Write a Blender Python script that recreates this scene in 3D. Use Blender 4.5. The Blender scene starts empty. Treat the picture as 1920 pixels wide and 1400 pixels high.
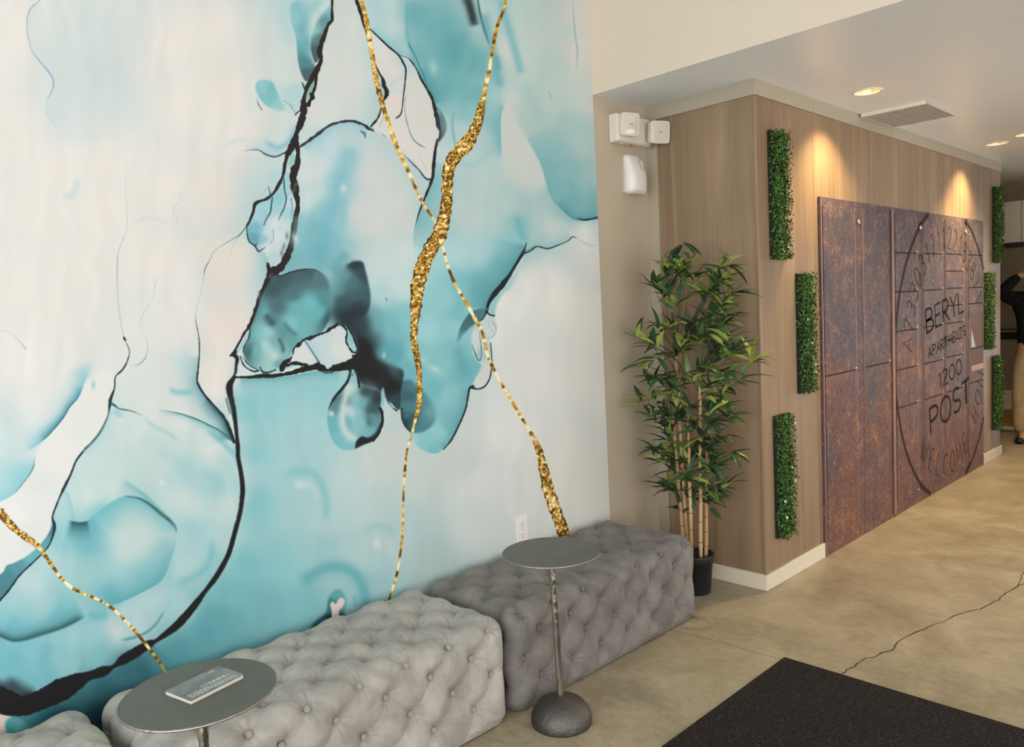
import bpy, bmesh, math, random
import numpy as np
from mathutils import Vector, Matrix

scene = bpy.context.scene
col = scene.collection
PI = math.pi

# ---------------------------------------------------------------- camera
FPX, YAW, PITCH, ROLL = 1455.65, 46.013, -4.6036, -2.8822      # focal length in pixels of a 1920 wide frame, degrees
CAM = Vector((2.6659, 0.0, 1.55))
_y, _p, _r = (math.radians(v) for v in (YAW, PITCH, ROLL))
FW = Vector((-math.sin(_y) * math.cos(_p), math.cos(_y) * math.cos(_p), math.sin(_p)))
_rt = Vector((math.cos(_y), math.sin(_y), 0)); _up = _rt.cross(FW)
RT = _rt * math.cos(_r) + _up * math.sin(_r)
UP = _up * math.cos(_r) - _rt * math.sin(_r)
cam_data = bpy.data.cameras.new('camera'); cam_data.sensor_fit = 'HORIZONTAL'; cam_data.sensor_width = 36.0
cam_data.lens = FPX / 1920 * 36.0; cam_data.clip_start = 0.02
cam = bpy.data.objects.new('camera', cam_data); col.objects.link(cam); scene.camera = cam
cam.matrix_world = Matrix(((RT.x, UP.x, -FW.x, CAM.x), (RT.y, UP.y, -FW.y, CAM.y), (RT.z, UP.z, -FW.z, CAM.z), (0, 0, 0, 1)))

# ---------------------------------------------------------------- daylight and exposure
world = bpy.data.worlds.new('overcast_sky'); scene.world = world; world.use_nodes = True
_bg = world.node_tree.nodes['Background']
_bg.inputs[0].default_value = (0.97, 0.982, 1.0, 1); _bg.inputs[1].default_value = 4.0
_sun = bpy.data.lights.new('sun', 'SUN'); _sun.energy = 19.0; _sun.angle = math.radians(1.0); _sun.color = (1.0, 0.98, 0.96)
sun = bpy.data.objects.new('sun', _sun); col.objects.link(sun)       # added: falls through the side doors, its bounce off the unseen floor brightens the ceiling
sun.rotation_euler = Vector((-0.50, 0.06, -0.864)).to_track_quat('-Z', 'Y').to_euler()
vs = scene.view_settings
vs.view_transform = 'Standard'; vs.look = 'None'; vs.gamma = 1.0; vs.use_curve_mapping = False
vs.exposure = 0.0
scene.display_settings.display_device = 'sRGB'
scene.cycles.max_bounces = 8; scene.cycles.diffuse_bounces = 5; scene.cycles.glossy_bounces = 3
scene.cycles.sample_clamp_indirect = 6.0

# ---------------------------------------------------------------- main dimensions (metres)
H = 2.656            # lower ceiling
HL = 4.10            # lobby ceiling
YB = 3.262           # plane of the bulkhead and right edge of the mural
YC = 3.729           # front face of the timber block
XC = 0.668           # side face of the timber block (mail wall)
YE = 8.18            # far end of the timber block
XR = 6.2             # lobby window wall
YR = -3.6            # lobby window wall behind the camera

def at(px, py, axis, val):
    """point of the place seen at a pixel of the photograph, on the plane axis = val"""
    d = FW + RT * ((px - 960) / FPX) + UP * ((700 - py) / FPX)
    t = (val - CAM[axis]) / d[axis]
    return CAM + d * t

# ---------------------------------------------------------------- helpers
def s2l(c):
    return tuple(((v / 255) / 12.92 if v / 255 <= 0.04045 else ((v / 255 + 0.055) / 1.055) ** 2.4) for v in c)
def tag(o, label=None, cat=None, group=None, kind=None):
    if label: o['label'] = label
    if cat: o['category'] = cat
    if group: o['group'] = group
    if kind: o['kind'] = kind
    return o
def empty(name, loc, rz=0, label=None, cat=None, group=None, kind=None):
    o = bpy.data.objects.new(name, None); col.objects.link(o); o.location = loc; o.rotation_euler = (0, 0, rz)
    o.empty_display_size = 0.05
    return tag(o, label, cat, group, kind)
def link(name, me, mat, parent=None, smooth=False, loc=None):
    if isinstance(me, bmesh.types.BMesh):
        m = bpy.data.meshes.new(name); me.to_mesh(m); me.free(); me = m
    if mat is not None and not me.materials: me.materials.append(mat)
    if smooth:
        me.polygons.foreach_set('use_smooth', [True] * len(me.polygons)); me.update()
    o = bpy.data.objects.new(name, me); col.objects.link(o)
    if parent: o.parent = parent
    if loc is not None: o.location = loc
    return o
def bx(bm, x0, x1, y0, y1, z0, z1, bev=0.0, seg=2):
    vs_ = [bm.verts.new((x, y, z)) for x in (x0, x1) for y in (y0, y1) for z in (z0, z1)]
    fs = [bm.faces.new([vs_[i] for i in q]) for q in ((0, 1, 3, 2), (4, 6, 7, 5), (0, 4, 5, 1), (2, 3, 7, 6), (0, 2, 6, 4), (1, 5, 7, 3))]
    if bev > 0:
        es = {e for f in fs for e in f.edges}
        bmesh.ops.bevel(bm, geom=list(es), offset=bev, segments=seg, affect='EDGES', profile=0.5)
    return bm
def box(name, b, mat, parent=None, bev=0.0, seg=2, kind=None):
    bm = bmesh.new(); bx(bm, *b, bev=bev, seg=seg)
    bmesh.ops.recalc_face_normals(bm, faces=bm.faces)
    o = link(name, bm, mat, parent)
    return tag(o, kind=kind) if kind else o
def lathe(bm, prof, n=48, c=(0, 0, 0), cap=True):
    rings = []
    for r, z in prof:
        rings.append([bm.verts.new((c[0] + r * math.cos(2 * PI * k / n), c[1] + r * math.sin(2 * PI * k / n), c[2] + z)) for k in range(n)])
    for a, b in zip(rings, rings[1:]):
        for k in range(n): bm.faces.new((a[k], a[(k + 1) % n], b[(k + 1) % n], b[k]))
    if cap:
        bm.faces.new(rings[0][::-1]); bm.faces.new(rings[-1])
    bmesh.ops.recalc_face_normals(bm, faces=bm.faces)
    return bm
def tube(bm, pts, rad, n=10, cap=True):
    pts = [Vector(p) for p in pts]; rings = []
    rads = rad if isinstance(rad, (list, tuple)) else [rad] * len(pts)
    up = Vector((0, 0, 1))
    for i, p in enumerate(pts):
        t = (pts[min(i + 1, len(pts) - 1)] - pts[max(i - 1, 0)]).normalized()
        a = t.cross(up if abs(t.z) < 0.95 else Vector((1, 0, 0))).normalized(); b = t.cross(a)
        rings.append([bm.verts.new(p + (a * math.cos(2 * PI * k / n) + b * math.sin(2 * PI * k / n)) * rads[i]) for k in range(n)])
    for a, b in zip(rings, rings[1:]):
        for k in range(n): bm.faces.new((a[k], a[(k + 1) % n], b[(k + 1) % n], b[k]))
    if cap and n > 2:
        bm.faces.new(rings[0][::-1]); bm.faces.new(rings[-1])
    bmesh.ops.recalc_face_normals(bm, faces=bm.faces)
    return bm

# ---------------------------------------------------------------- materials
def new_mat(name, base=(0.8, 0.8, 0.8), rough=0.5, metal=0.0, spec=0.5):
    m = bpy.data.materials.new(name); m.use_nodes = True
    p = m.node_tree.nodes['Principled BSDF']
    p.inputs['Base Color'].default_value = (*base[:3], 1); p.inputs['Roughness'].default_value = rough
    p.inputs['Metallic'].default_value = metal; p.inputs['Specular IOR Level'].default_value = spec
    return m, m.node_tree, p
def nd(nt, t, **kw):
    n = nt.nodes.new(t)
    for k, v in kw.items():
        if k.startswith('i_'): n.inputs[k[2:].replace('_', ' ')].default_value = v
        else: setattr(n, k, v)
    return n
def pos(nt, scale=(1, 1, 1), rot=(0, 0, 0)):
    g = nd(nt, 'ShaderNodeNewGeometry'); mp = nd(nt, 'ShaderNodeMapping')
    mp.inputs['Scale'].default_value = scale; mp.inputs['Rotation'].default_value = rot
    nt.links.new(g.outputs['Position'], mp.inputs['Vector']); return mp.outputs['Vector']
def objco(nt, scale=(1, 1, 1)):
    g = nd(nt, 'ShaderNodeTexCoord'); mp = nd(nt, 'ShaderNodeMapping'); mp.inputs['Scale'].default_value = scale
    nt.links.new(g.outputs['Object'], mp.inputs['Vector']); return mp.outputs['Vector']
def noise(nt, vec, scale=5, detail=4, rough=0.55, dist=0.0):
    n = nd(nt, 'ShaderNodeTexNoise'); n.inputs['Scale'].default_value = scale; n.inputs['Detail'].default_value = detail
    n.inputs['Roughness'].default_value = rough; n.inputs['Distortion'].default_value = dist
    nt.links.new(vec, n.inputs['Vector']); return n.outputs['Fac']
def ramp(nt, fac, stops, interp='LINEAR'):
    r = nd(nt, 'ShaderNodeValToRGB'); r.color_ramp.interpolation = interp
    e = r.color_ramp.elements
    while len(e) < len(stops): e.new(0.5)
    for k, (p_, c) in enumerate(stops):
        e[k].position = p_; e[k].color = (*c[:3], 1)
    nt.links.new(fac, r.inputs['Fac']); return r.outputs['Color']
def mix(nt, fac, a, b, mode='MIX'):
    m = nd(nt, 'ShaderNodeMix', data_type='RGBA', blend_type=mode)
    for sock, v in ((m.inputs[0], fac), (m.inputs[6], a), (m.inputs[7], b)):
        if hasattr(v, 'is_linked') or hasattr(v, 'links'): nt.links.new(v, sock)
        elif isinstance(v, (int, float)): sock.default_value = v
        else: sock.default_value = (*v[:3], 1)
    return m.outputs[2]
def mth(nt, op, a, b=0.0, clamp=False):
    m = nd(nt, 'ShaderNodeMath', operation=op, use_clamp=clamp)
    for sock, v in ((m.inputs[0], a), (m.inputs[1], b)):
        if isinstance(v, (int, float)): sock.default_value = v
        else: nt.links.new(v, sock)
    return m.outputs[0]
def bump(nt, p, h, strength=0.2, dist=0.01):
    b = nd(nt, 'ShaderNodeBump'); b.inputs['Strength'].default_value = strength; b.inputs['Distance'].default_value = dist
    nt.links.new(h, b.inputs['Height']); nt.links.new(b.outputs['Normal'], p.inputs['Normal'])
def paint(name, rgb, rough=0.6, bumpy=0.04, spec=0.3):
    m, nt, p = new_mat(name, s2l(rgb), rough, spec=spec)
    v = pos(nt)
    c = mix(nt, noise(nt, v, 1.3, 3), s2l(tuple(k * 0.985 for k in rgb)), s2l(tuple(min(255, k * 1.015) for k in rgb)))
    nt.links.new(c, p.inputs['Base Color'])
    if bumpy: bump(nt, p, noise(nt, v, 220, 2), bumpy, 0.002)
    return m
M = {}
M['wall'] = paint('beige_wall_paint', (190, 176, 153), 0.65)
M['bulkhead'] = paint('cream_wall_paint', (222, 206, 186), 0.6)
M['ceil'] = paint('white_ceiling_paint', (234, 238, 243), 0.33, 0.0, spec=0.8)
M['trim'] = paint('beige_trim_paint', (176, 166, 147), 0.45, 0.0)
M['base'] = paint('cream_baseboard_paint', (226, 214, 192), 0.4, 0.0)
M['white'] = new_mat('white_plastic', s2l((236, 232, 226)), 0.32)[0]
M['offwhite'] = new_mat('ivory_plastic', s2l((226, 220, 206)), 0.4)[0]
M['black'] = new_mat('black_plastic', s2l((28, 30, 30)), 0.45)[0]
M['dark'] = new_mat('dark_gap', s2l((22, 20, 19)), 0.8)[0]
M['chrome'] = new_mat('chrome', (0.8, 0.78, 0.75), 0.18, 1.0)[0]

# polished concrete
m, nt, p = new_mat('polished_concrete', rough=0.38, spec=0.35)
v = pos(nt)
big = noise(nt, v, 1.2, 5, 0.6, 0.6); mid = noise(nt, v, 3.6, 7, 0.68, 0.5); fine = noise(nt, v, 90, 3, 0.6)
c1 = ramp(nt, big, [(0.38, s2l((144, 132, 107))), (0.50, s2l((166, 153, 128))), (0.62, s2l((186, 174, 149)))])
c2 = ramp(nt, mid, [(0.38, s2l((142, 129, 105))), (0.5, s2l((168, 155, 130))), (0.62, s2l((192, 180, 154)))])
c = mix(nt, 0.55, c1, c2)
fm = noise(nt, pos(nt, (1, 1.6, 1)), 17, 7, 0.72, 0.3)
c = mix(nt, 0.20, c, ramp(nt, fm, [(0.40, s2l((136, 122, 98))), (0.5, s2l((168, 155, 130))), (0.62, s2l((200, 188, 162)))]))
c = mix(nt, mth(nt, 'MULTIPLY', ramp(nt, fine, [(0.35, (0, 0, 0)), (0.75, (1, 1, 1))]), 0.35), c, s2l((140, 126, 102)))
nt.links.new(c, p.inputs['Base Color'])
nt.links.new(ramp(nt, mid, [(0.3, (0.30,) * 3), (0.7, (0.48,) * 3)]), p.inputs['Roughness'])
bump(nt, p, fine, 0.05, 0.002)
M['floor'] = m

# brown timber laminate with vertical grain
m, nt, p = new_mat('brown_timber_laminate', rough=0.5, spec=0.3)
oi = nd(nt, 'ShaderNodeObjectInfo')
g = nd(nt, 'ShaderNodeNewGeometry'); add = nd(nt, 'ShaderNodeVectorMath', operation='ADD')
sc_ = nd(nt, 'ShaderNodeVectorMath', operation='SCALE'); sc_.inputs[0].default_value = (3.1, 2.3, 0.7); nt.links.new(oi.outputs['Random'], sc_.inputs['Scale'])
nt.links.new(g.outputs['Position'], add.inputs[0]); nt.links.new(sc_.outputs[0], add.inputs[1])
mp = nd(nt, 'ShaderNodeMapping'); mp.inputs['Scale'].default_value = (6, 6, 0.28); nt.links.new(add.outputs[0], mp.inputs['Vector'])
mp2 = nd(nt, 'ShaderNodeMapping'); mp2.inputs['Scale'].default_value = (60, 60, 1.2); nt.links.new(add.outputs[0], mp2.inputs['Vector'])
mp3 = nd(nt, 'ShaderNodeMapping'); mp3.inputs['Scale'].default_value = (2.2, 2.2, 0.8); nt.links.new(add.outputs[0], mp3.inputs['Vector'])
g1 = noise(nt, mp.outputs[0], 1.0, 5, 0.65, 1.1); g2 = noise(nt, mp2.outputs[0], 1.0, 3, 0.6); g3 = noise(nt, mp3.outputs[0], 1.0, 3, 0.5)
c1 = ramp(nt, g1, [(0.33, s2l((114, 92, 71))), (0.44, s2l((139, 115, 91))), (0.55, s2l((150, 125, 100))), (0.66, s2l((175, 149, 120)))])
c1 = mix(nt, 0.35, c1, ramp(nt, g2, [(0.3, s2l((122, 99, 78))), (0.7, s2l((173, 148, 120)))]))
c1 = mix(nt, 0.3, c1, ramp(nt, g3, [(0.38, s2l((122, 99, 76))), (0.62, s2l((165, 139, 112)))]))
mp4 = nd(nt, 'ShaderNodeMapping'); mp4.inputs['Scale'].default_value = (10, 10, 0.10); nt.links.new(add.outputs[0], mp4.inputs['Vector'])
c1 = mix(nt, mth(nt, 'MULTIPLY', ramp(nt, noise(nt, mp4.outputs[0], 1.0, 3, 0.5, 0.3), [(0.56, (0, 0, 0)), (0.62, (1, 1, 1))]), 0.4), c1, s2l((176, 150, 123)))
nt.links.new(c1, p.inputs['Base Color']); bump(nt, p, g2, 0.06, 0.002)
M['wood'] = m
# ================================================================ the setting
floor = box('floor', (-2.6, XR + 0.2, YR - 0.2, 12.0, -0.12, 0.0), M['floor'], kind='structure')
def strip_on_floor(name, pts, w, mat, parent, z=0.0006):
    bm = bmesh.new(); L = []; R_ = []
    P_ = [Vector((q[0], q[1], z)) for q in pts]
    for i, q in enumerate(P_):
        t = (P_[min(i + 1, len(P_) - 1)] - P_[max(i - 1, 0)]).normalized(); nrm = Vector((-t.y, t.x, 0))
        ww = w * (0.6 + 0.8 * random.random()) if 0 < i < len(P_) - 1 else w * 0.4
        L.append(bm.verts.new(q + nrm * ww / 2)); R_.append(bm.verts.new(q - nrm * ww / 2))
    for i in range(len(P_) - 1): bm.faces.new((L[i], R_[i], R_[i + 1], L[i + 1]))
    bmesh.ops.recalc_face_normals(bm, faces=bm.faces)
    return link(name, bm, mat, parent)
random.seed(5)
M['crack'] = new_mat('dark_crack', s2l((70, 58, 44)), 0.9)[0]  # dark tone of the cracks in the concrete
M['joint'] = new_mat('floor_joint', s2l((120, 104, 80)), 0.8)[0]
def jag(pts, n=5, amp=0.012):
    out = []
    for a, b in zip(pts, pts[1:]):
        for k in range(n):
            t = k / n; out.append((a[0] + (b[0] - a[0]) * t + random.uniform(-amp, amp) * (k > 0), a[1] + (b[1] - a[1]) * t + random.uniform(-amp, amp) * (k > 0)))
    return out + [pts[-1]]
def fl(L): return [tuple(at(x, y, 2, 0.0))[:2] for x, y in L]
CR = fl([(1576, 1264), (1594, 1253), (1619, 1236), (1647, 1228), (1676, 1216), (1681, 1205), (1711, 1188), (1753, 1170), (1803, 1150), (1838, 1142), (1874, 1124), (1885, 1112), (1920, 1094)])
CR += [(CR[-1][0] + 0.25, CR[-1][1] + 0.22), (CR[-1][0] + 0.7, CR[-1][1] + 0.45)]
strip_on_floor('crack', jag(CR, 4, 0.006), 0.006, M['crack'], floor)
strip_on_floor('crack', jag(fl([(1906, 1100), (1912, 1090), (1915, 1078), (1920, 1072)]), 3, 0.004), 0.004, M['crack'], floor)
strip_on_floor('crack', jag(fl([(1764, 1019), (1800, 1020), (1842, 1023), (1880, 1029), (1920, 1035)]), 4, 0.008), 0.004, M['joint'], floor)
strip_on_floor('joint', jag(fl([(1240, 1177), (1258, 1181), (1346, 1203), (1466, 1236)]), 3, 0.002), 0.005, M['joint'], floor)

wall_left = box('wall_left', (-0.15, 0.0, YR, YC, 0.0, HL), M['wall'], kind='structure')
bulk = box('wall_bulkhead', (0.0, XR, YB, YB + 0.14, H + 0.10, HL), M['bulkhead'], kind='structure')
ceil = box('ceiling', (-2.6, 3.75, YB, 12.0, H, H + 0.10), M['ceil'], kind='structure')
box('ceiling_side', (3.75, XR + 0.12, YB, 4.6, H, H + 0.10), M['ceil'], kind='structure')
box('ceiling_lobby', (-0.15, XR + 0.2, YR - 0.2, YB + 0.14, HL, HL + 0.12), M['ceil'], kind='structure')
# bulkhead facing runs down to the edge of the lower ceiling
box('bulkhead_edge', (0.0, XR, YB - 0.004, YB, H, HL), M['bulkhead'], bulk)
# window walls of the lobby (behind and to the right of the camera)
M['frame'] = new_mat('dark_window_frame', s2l((60, 58, 56)), 0.4, 0.6)[0]
def window_wall(name, n, horizontal):
    root = empty(name, (0, 0, 0), kind='structure')
    if horizontal:      # along x at y = YR
        a0, a1 = 0.0, XR
        f = lambda u0, u1, z0, z1, d=0.12: (u0, u1, YR - d, YR, z0, z1)
    else:               # along y at x = XR
        a0, a1 = YR, 3.2
        f = lambda u0, u1, z0, z1, d=0.12: (XR, XR + d, u0, u1, z0, z1)
    top = 3.3 if horizontal else 2.6
    wl = M['wall']
    box('lintel', f(a0, a1, top, HL, 0.15), wl, root)
    box('sill', f(a0, a1, 0.0, 0.12, 0.15), M['frame'], root)
    for k in range(n + 1):
        u = a0 + (a1 - a0) * k / n; u0 = min(max(u - 0.035, a0), a1 - 0.07)
        box('mullion', f(u0, u0 + 0.07, 0.12, top), M['frame'], root)
    box('transom', f(a0, a1, 2.25, 2.31, 0.08), M['frame'], root)
    return root
window_wall('window_1', 4, True)
window_wall('window_2', 6, False)
box('wall_right', (3.6, 3.75, 6.3, 12.0, 0.0, H), M['wall'], kind='structure')
box('wall_header', (3.6, 3.75, 4.6, 6.3, 2.3, H), M['wall'], kind='structure')
door2 = empty('door_2', (0, 0, 0), kind='structure')
for b in ((4.6, 4.68), (5.41, 5.49), (6.22, 6.3)): box('door_frame', (3.6, 3.7, *b, 0.0, 2.3), M['frame'], door2)
box('door_frame', (3.6, 3.7, 4.6, 6.3, 2.23, 2.3), M['frame'], door2)
box('wall_return', (3.6, XR + 0.12, 4.45, 4.6, 0.0, H), M['wall'], kind='structure')
box('wall_back', (-2.6, 1.3, 11.0, 11.15, 0.0, H), M['wall'], kind='structure')
box('wall_lintel', (1.3, 3.6, 11.0, 11.15, 2.35, H), M['wall'], kind='structure')
box('wall_east', (XR, XR + 0.12, 3.2, 4.45, 0.0, HL), M['wall'], kind='structure')
door = empty('door_1', (0, 0, 0), kind='structure')
for b in ((1.3, 1.38), (2.41, 2.49), (3.52, 3.6)): box('door_frame', (*b, 11.0, 11.1, 0.0, 2.35), M['frame'], door)
box('door_frame', (1.3, 3.6, 11.0, 11.1, 2.28, 2.35), M['frame'], door)
box('wall_side', (-2.6, -2.45, YE, 11.0, 0.0, H), M['wall'], kind='structure')

# timber block that carries the mail wall
block = box('wall_timber', (-2.45, XC - 0.014, YC + 0.014, YE, 0.0, H), M['wall'], kind='structure')
def panel(b): 
    o = box('timber_panel', b, M['wood'], block, bev=0.0015, seg=1); return o
CX0 = 0.068
panel((CX0, XC - 0.001, YC, YC + 0.014, 0.085, H - 0.078))
ys = [YC + 0.014, 4.385, 5.605, 6.825, YE]
for a, b in zip(ys, ys[1:]): panel((XC - 0.014, XC, a + 0.0012, b - 0.0012, 0.085, H - 0.078))
box('corner_bead', (XC - 0.012, XC + 0.004, YC - 0.004, YC + 0.013, 0.085, H - 0.078), M['wood'], block, bev=0.003)
box('trim_1', (0.0, CX0, YC - 0.008, YC + 0.014, 0.0, H), M['trim'], block, bev=0.002)
box('crown', (CX0, XC + 0.008, YC - 0.008, YC + 0.014, H - 0.078, H), M['trim'], block, bev=0.002)
for a, b in zip(ys, ys[1:]): box('crown', (XC - 0.014, XC + 0.008, a + 0.0006, b - 0.0006, H - 0.078, H), M['trim'], block, bev=0.002)
box('baseboard_front', (CX0, XC + 0.012, YC - 0.012, YC + 0.014, 0.0, 0.085), M['base'], block, bev=0.002)
box('baseboard_side', (XC - 0.014, XC + 0.012, YC + 0.0141, 4.43, 0.0, 0.085), M['base'], block, bev=0.002)
box('baseboard_side', (XC - 0.014, XC + 0.012, 7.602, YE + 0.012, 0.0, 0.085), M['base'], block, bev=0.002)
# ================================================================ ink mural (a print on the wall, painted procedurally in wall coordinates)
def paint_mural():
    TX = 0.002; U0, U1, V1 = -1.2, YB, HL
    NX = int(round((U1 - U0) / TX)); NZ = int(round(V1 / TX))
    f32 = np.float32
    yy = (U0 + (np.arange(NX) + 0.5) * (U1 - U0) / NX)[None, :]; zz = ((np.arange(NZ) + 0.5) * V1 / NZ)[:, None]
    vx, vy, vz = -CAM.x, yy - CAM.y, zz - CAM.z
    dep = vx * FW.x + vy * FW.y + vz * FW.z
    PX = (960 + FPX * (vx * RT.x + vy * RT.y + vz * RT.z) / dep).astype(f32)
    PY = (700 - FPX * (vx * UP.x + vy * UP.y + vz * UP.z) / dep).astype(f32)
    rng = np.random.default_rng(7)
    def vnoise(x, y, sc, seed):
        r = np.random.default_rng(seed); T = r.random((256, 256)).astype(f32)
        gx = x / sc; gy = y / sc; ix = np.floor(gx).astype(np.int32); iy = np.floor(gy).astype(np.int32)
        fx = gx - ix; fy = gy - iy; fx = fx * fx * (3 - 2 * fx); fy = fy * fy * (3 - 2 * fy)
        a = T[iy & 255, ix & 255]; b = T[iy & 255, (ix + 1) & 255]; c = T[(iy + 1) & 255, ix & 255]; d = T[(iy + 1) & 255, (ix + 1) & 255]
        return (a + (b - a) * fx) + ((c + (d - c) * fx) - (a + (b - a) * fx)) * fy
    N6 = vnoise(PX, PY, 7.0, 1); N6 = 0.65 * N6 + 0.35 * vnoise(PX, PY, 3.3, 2)
    nl = vnoise(PX, PY, 55, 3); nm = vnoise(PX, PY, 24, 4)
    WX = PX + (vnoise(PX, PY, 90, 11) - 0.5) * 26 + (nm - 0.5) * 8
    WY = PY + (vnoise(PX, PY, 80, 12) - 0.5) * 26 + (nl - 0.5) * 10
    IMG = np.zeros((NZ, NX, 3), f32)
    def win(x0, x1, y0, y1):
        x0, x1 = max(x0, -900), min(x1, 1200); y0, y1 = max(y0, -420), min(y1, 1700)
        us, zs = [], []
        for a in (x0, x1):
            for b in (y0, y1):
                q = at(a, b, 0, 0.0); us.append(q.y); zs.append(q.z)
        i0 = max(0, int((min(us) - U0) / TX) - 2); i1 = min(NX, int((max(us) - U0) / TX) + 3)
        j0 = max(0, int(min(zs) / TX) - 2); j1 = min(NZ, int(max(zs) / TX) + 3)
        return (slice(j0, max(j1, j0)), slice(i0, max(i1, i0)))
    C3 = lambda c: np.array(c, f32) / 255
    def comp(w, a, c):
        I = IMG[w]; a = a[..., None]
        I += (np.asarray(c, f32) - I) * a
    def spline(pts, n=6):
        P = np.array(pts, float); out = []
        Q = np.vstack([2 * P[0] - P[1], P, 2 * P[-1] - P[-2]])
        for i in range(1, len(Q) - 2):
            p0, p1, p2, p3 = Q[i - 1], Q[i], Q[i + 1], Q[i + 2]
            for k in range(n):
                t = k / n
                out.append(0.5 * ((2 * p1) + (p2 - p0) * t + (2 * p0 - 5 * p1 + 4 * p2 - p3) * t * t + (3 * p1 - p0 - 3 * p2 + p3) * t ** 3))
        out.append(P[-1]); return np.array(out)
    def dist(P, R, X=None, Y=None, attr=None):
        """nearest distance, side, length fraction and attribute along polyline P, inside radius R"""
        X = PX if X is None else X; Y = PY if Y is None else Y
        w = win(P[:, 0].min() - R - 30, P[:, 0].max() + R + 30, P[:, 1].min() - R - 30, P[:, 1].max() + R + 30)
        sh = X[w].shape
        D = np.full(sh, 1e6, f32); S = np.zeros(sh, f32); T = np.zeros(sh, f32); A = np.zeros(sh, f32)
        seg = np.hypot(*(P[1:, :2] - P[:-1, :2]).T); cum = np.concatenate([[0], np.cumsum(seg)]); tot = max(cum[-1], 1e-6)
        o0, o1 = w[0].start, w[1].start
        for k in range(len(P) - 1):
            ax, ay = P[k, :2]; bx_, by_ = P[k + 1, :2]; L2 = (bx_ - ax) ** 2 + (by_ - ay) ** 2
            if L2 < 1e-9: continue
            ww = win(min(ax, bx_) - R - 24, max(ax, bx_) + R + 24, min(ay, by_) - R - 24, max(ay, by_) + R + 24)
            j0, j1 = max(ww[0].start, w[0].start), min(ww[0].stop, w[0].stop); i0, i1 = max(ww[1].start, w[1].start), min(ww[1].stop, w[1].stop)
            if j1 <= j0 or i1 <= i0: continue
            g = (slice(j0, j1), slice(i0, i1)); l = (slice(j0 - o0, j1 - o0), slice(i0 - o1, i1 - o1))
            dx, dy = X[g] - ax, Y[g] - ay; ex, ey = bx_ - ax, by_ - ay
            t = np.clip((dx * ex + dy * ey) / L2, 0, 1)
            d = np.hypot(dx - t * ex, dy - t * ey); m_ = d < D[l]
            D[l][m_] = d[m_]; S[l][m_] = np.sign(ex * dy - ey * dx)[m_]; T[l][m_] = ((cum[k] + t * seg[k]) / tot)[m_]
            if attr is not None: A[l][m_] = (attr[k] + (attr[k + 1] - attr[k]) * t)[m_]
        return w, D, S, T, A
    sst = lambda x: np.clip(x, 0, 1) ** 2 * (3 - 2 * np.clip(x, 0, 1))
    INK = C3((27, 26, 28)); NAVY = C3((24, 42, 54)); DTEAL = C3((45, 88, 96)); TEAL = C3((84, 158, 170)); AQ = C3((130, 190, 200))
    def line(pts, c=INK, soft=1.6, jit=0.3, alpha=1.0, fa=0.0, smooth=True):
        """dark ink line, points (x, y, width)"""
        P = spline(pts) if smooth else np.array(pts, float)
        w, D, S, T, A = dist(P, P[:, 2].max() / 2 + 4 + soft, attr=P[:, 2])
        hw = A / 2 * (1 + jit * 2 * (N6[w] - 0.5)) + jit * (N6[w] - 0.5) * 1.5
        a = sst((hw - D) / soft + 0.5) * alpha * np.clip(A / 1.6, 0, 1)
        if fa: a = a * sst(T / fa) * sst((1 - T) / fa)
        comp(w, a, c)
    def wash(pts, side, fade, c, alpha=0.8, taper=0.12, cut=1.6, warp=True):
        """colour pooled against one side of a line and fading away from it; points (x, y[, strength])"""
        P = spline([(p_[0], p_[1], p_[2] if len(p_) > 2 else 1.0) for p_ in pts])
        R = fade * 3.2
        w, D, S, T, A = dist(P, R, attr=P[:, 2])
        d = D * S * side
        fd = fade * (0.75 + 0.5 * nl[w])
        a = np.where(d > 0, np.exp(-(d / fd) ** 1.15), sst(1 + d / cut))
        a = a * np.clip(A, 0, 1) * alpha * (sst(T / taper) * sst((1 - T) / taper) if taper else 1)
        a[D > 1e5] = 0
        comp(w, a * sst((R - D) / (R * 0.3)), c)
    def soft(pts, wd, c, alpha=0.5, taper=0.25):
        P = spline([(p_[0], p_[1], p_[2] if len(p_) > 2 else 1.0) for p_ in pts]); R = wd * 2.4
        w, D, S, T, A = dist(P, R, attr=P[:, 2])
        a = np.exp(-(D / wd) ** 2) * A * alpha * sst(T / taper) * sst((1 - T) / taper); a[D > 1e5] = 0
        comp(w, a, c)
    def blob(x, y, rx, ry, c, alpha=0.6, ang=0.0, pw=2.0):
        R = max(rx, ry) * 2.2; w = win(x - R, x + R, y - R, y + R)
        dx, dy = WX[w] - x, WY[w] - y; ca, sa = math.cos(ang), math.sin(ang)
        r = np.hypot((dx * ca + dy * sa) / rx, (-dx * sa + dy * ca) / ry)
        comp(w, np.exp(-r ** pw) * alpha, C3(c))
    def idw(X, Y, sm, p_=1.9, e=60.0):
        num = np.zeros(X.shape + (3,), f32); den = np.zeros(X.shape, f32)
        for x, y, c in sm:
            k = 1.0 / ((X - x) ** 2 + (Y - y) ** 2 + e) ** p_; den += k; num += k[..., None] * C3(c)
        return num / den[..., None]
    def region(poly, sm, sf=1.6, alpha=1.0, sm_n=5):
        """flat-edged patch of ink: polygon points (x, y[, edge softness]), colour samples (x, y, rgb)"""
        P = spline([(p_[0], p_[1], p_[2] if len(p_) > 2 else sf) for p_ in poly + [poly[0]]], sm_n)
        R = P[:, 2].max() * 1.2 + 3
        w, D, S, T, A = dist(P, R, attr=P[:, 2])
        X, Y = PX[w], PY[w]; ins = np.zeros(X.shape, bool)
        for (ax, ay, _), (bx_, by_, _) in zip(P[:-1], P[1:]):
            if ay == by_: continue
            m_ = (ay > Y) != (by_ > Y); ins ^= m_ & (X < (bx_ - ax) * (Y - ay) / (by_ - ay) + ax)
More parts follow.
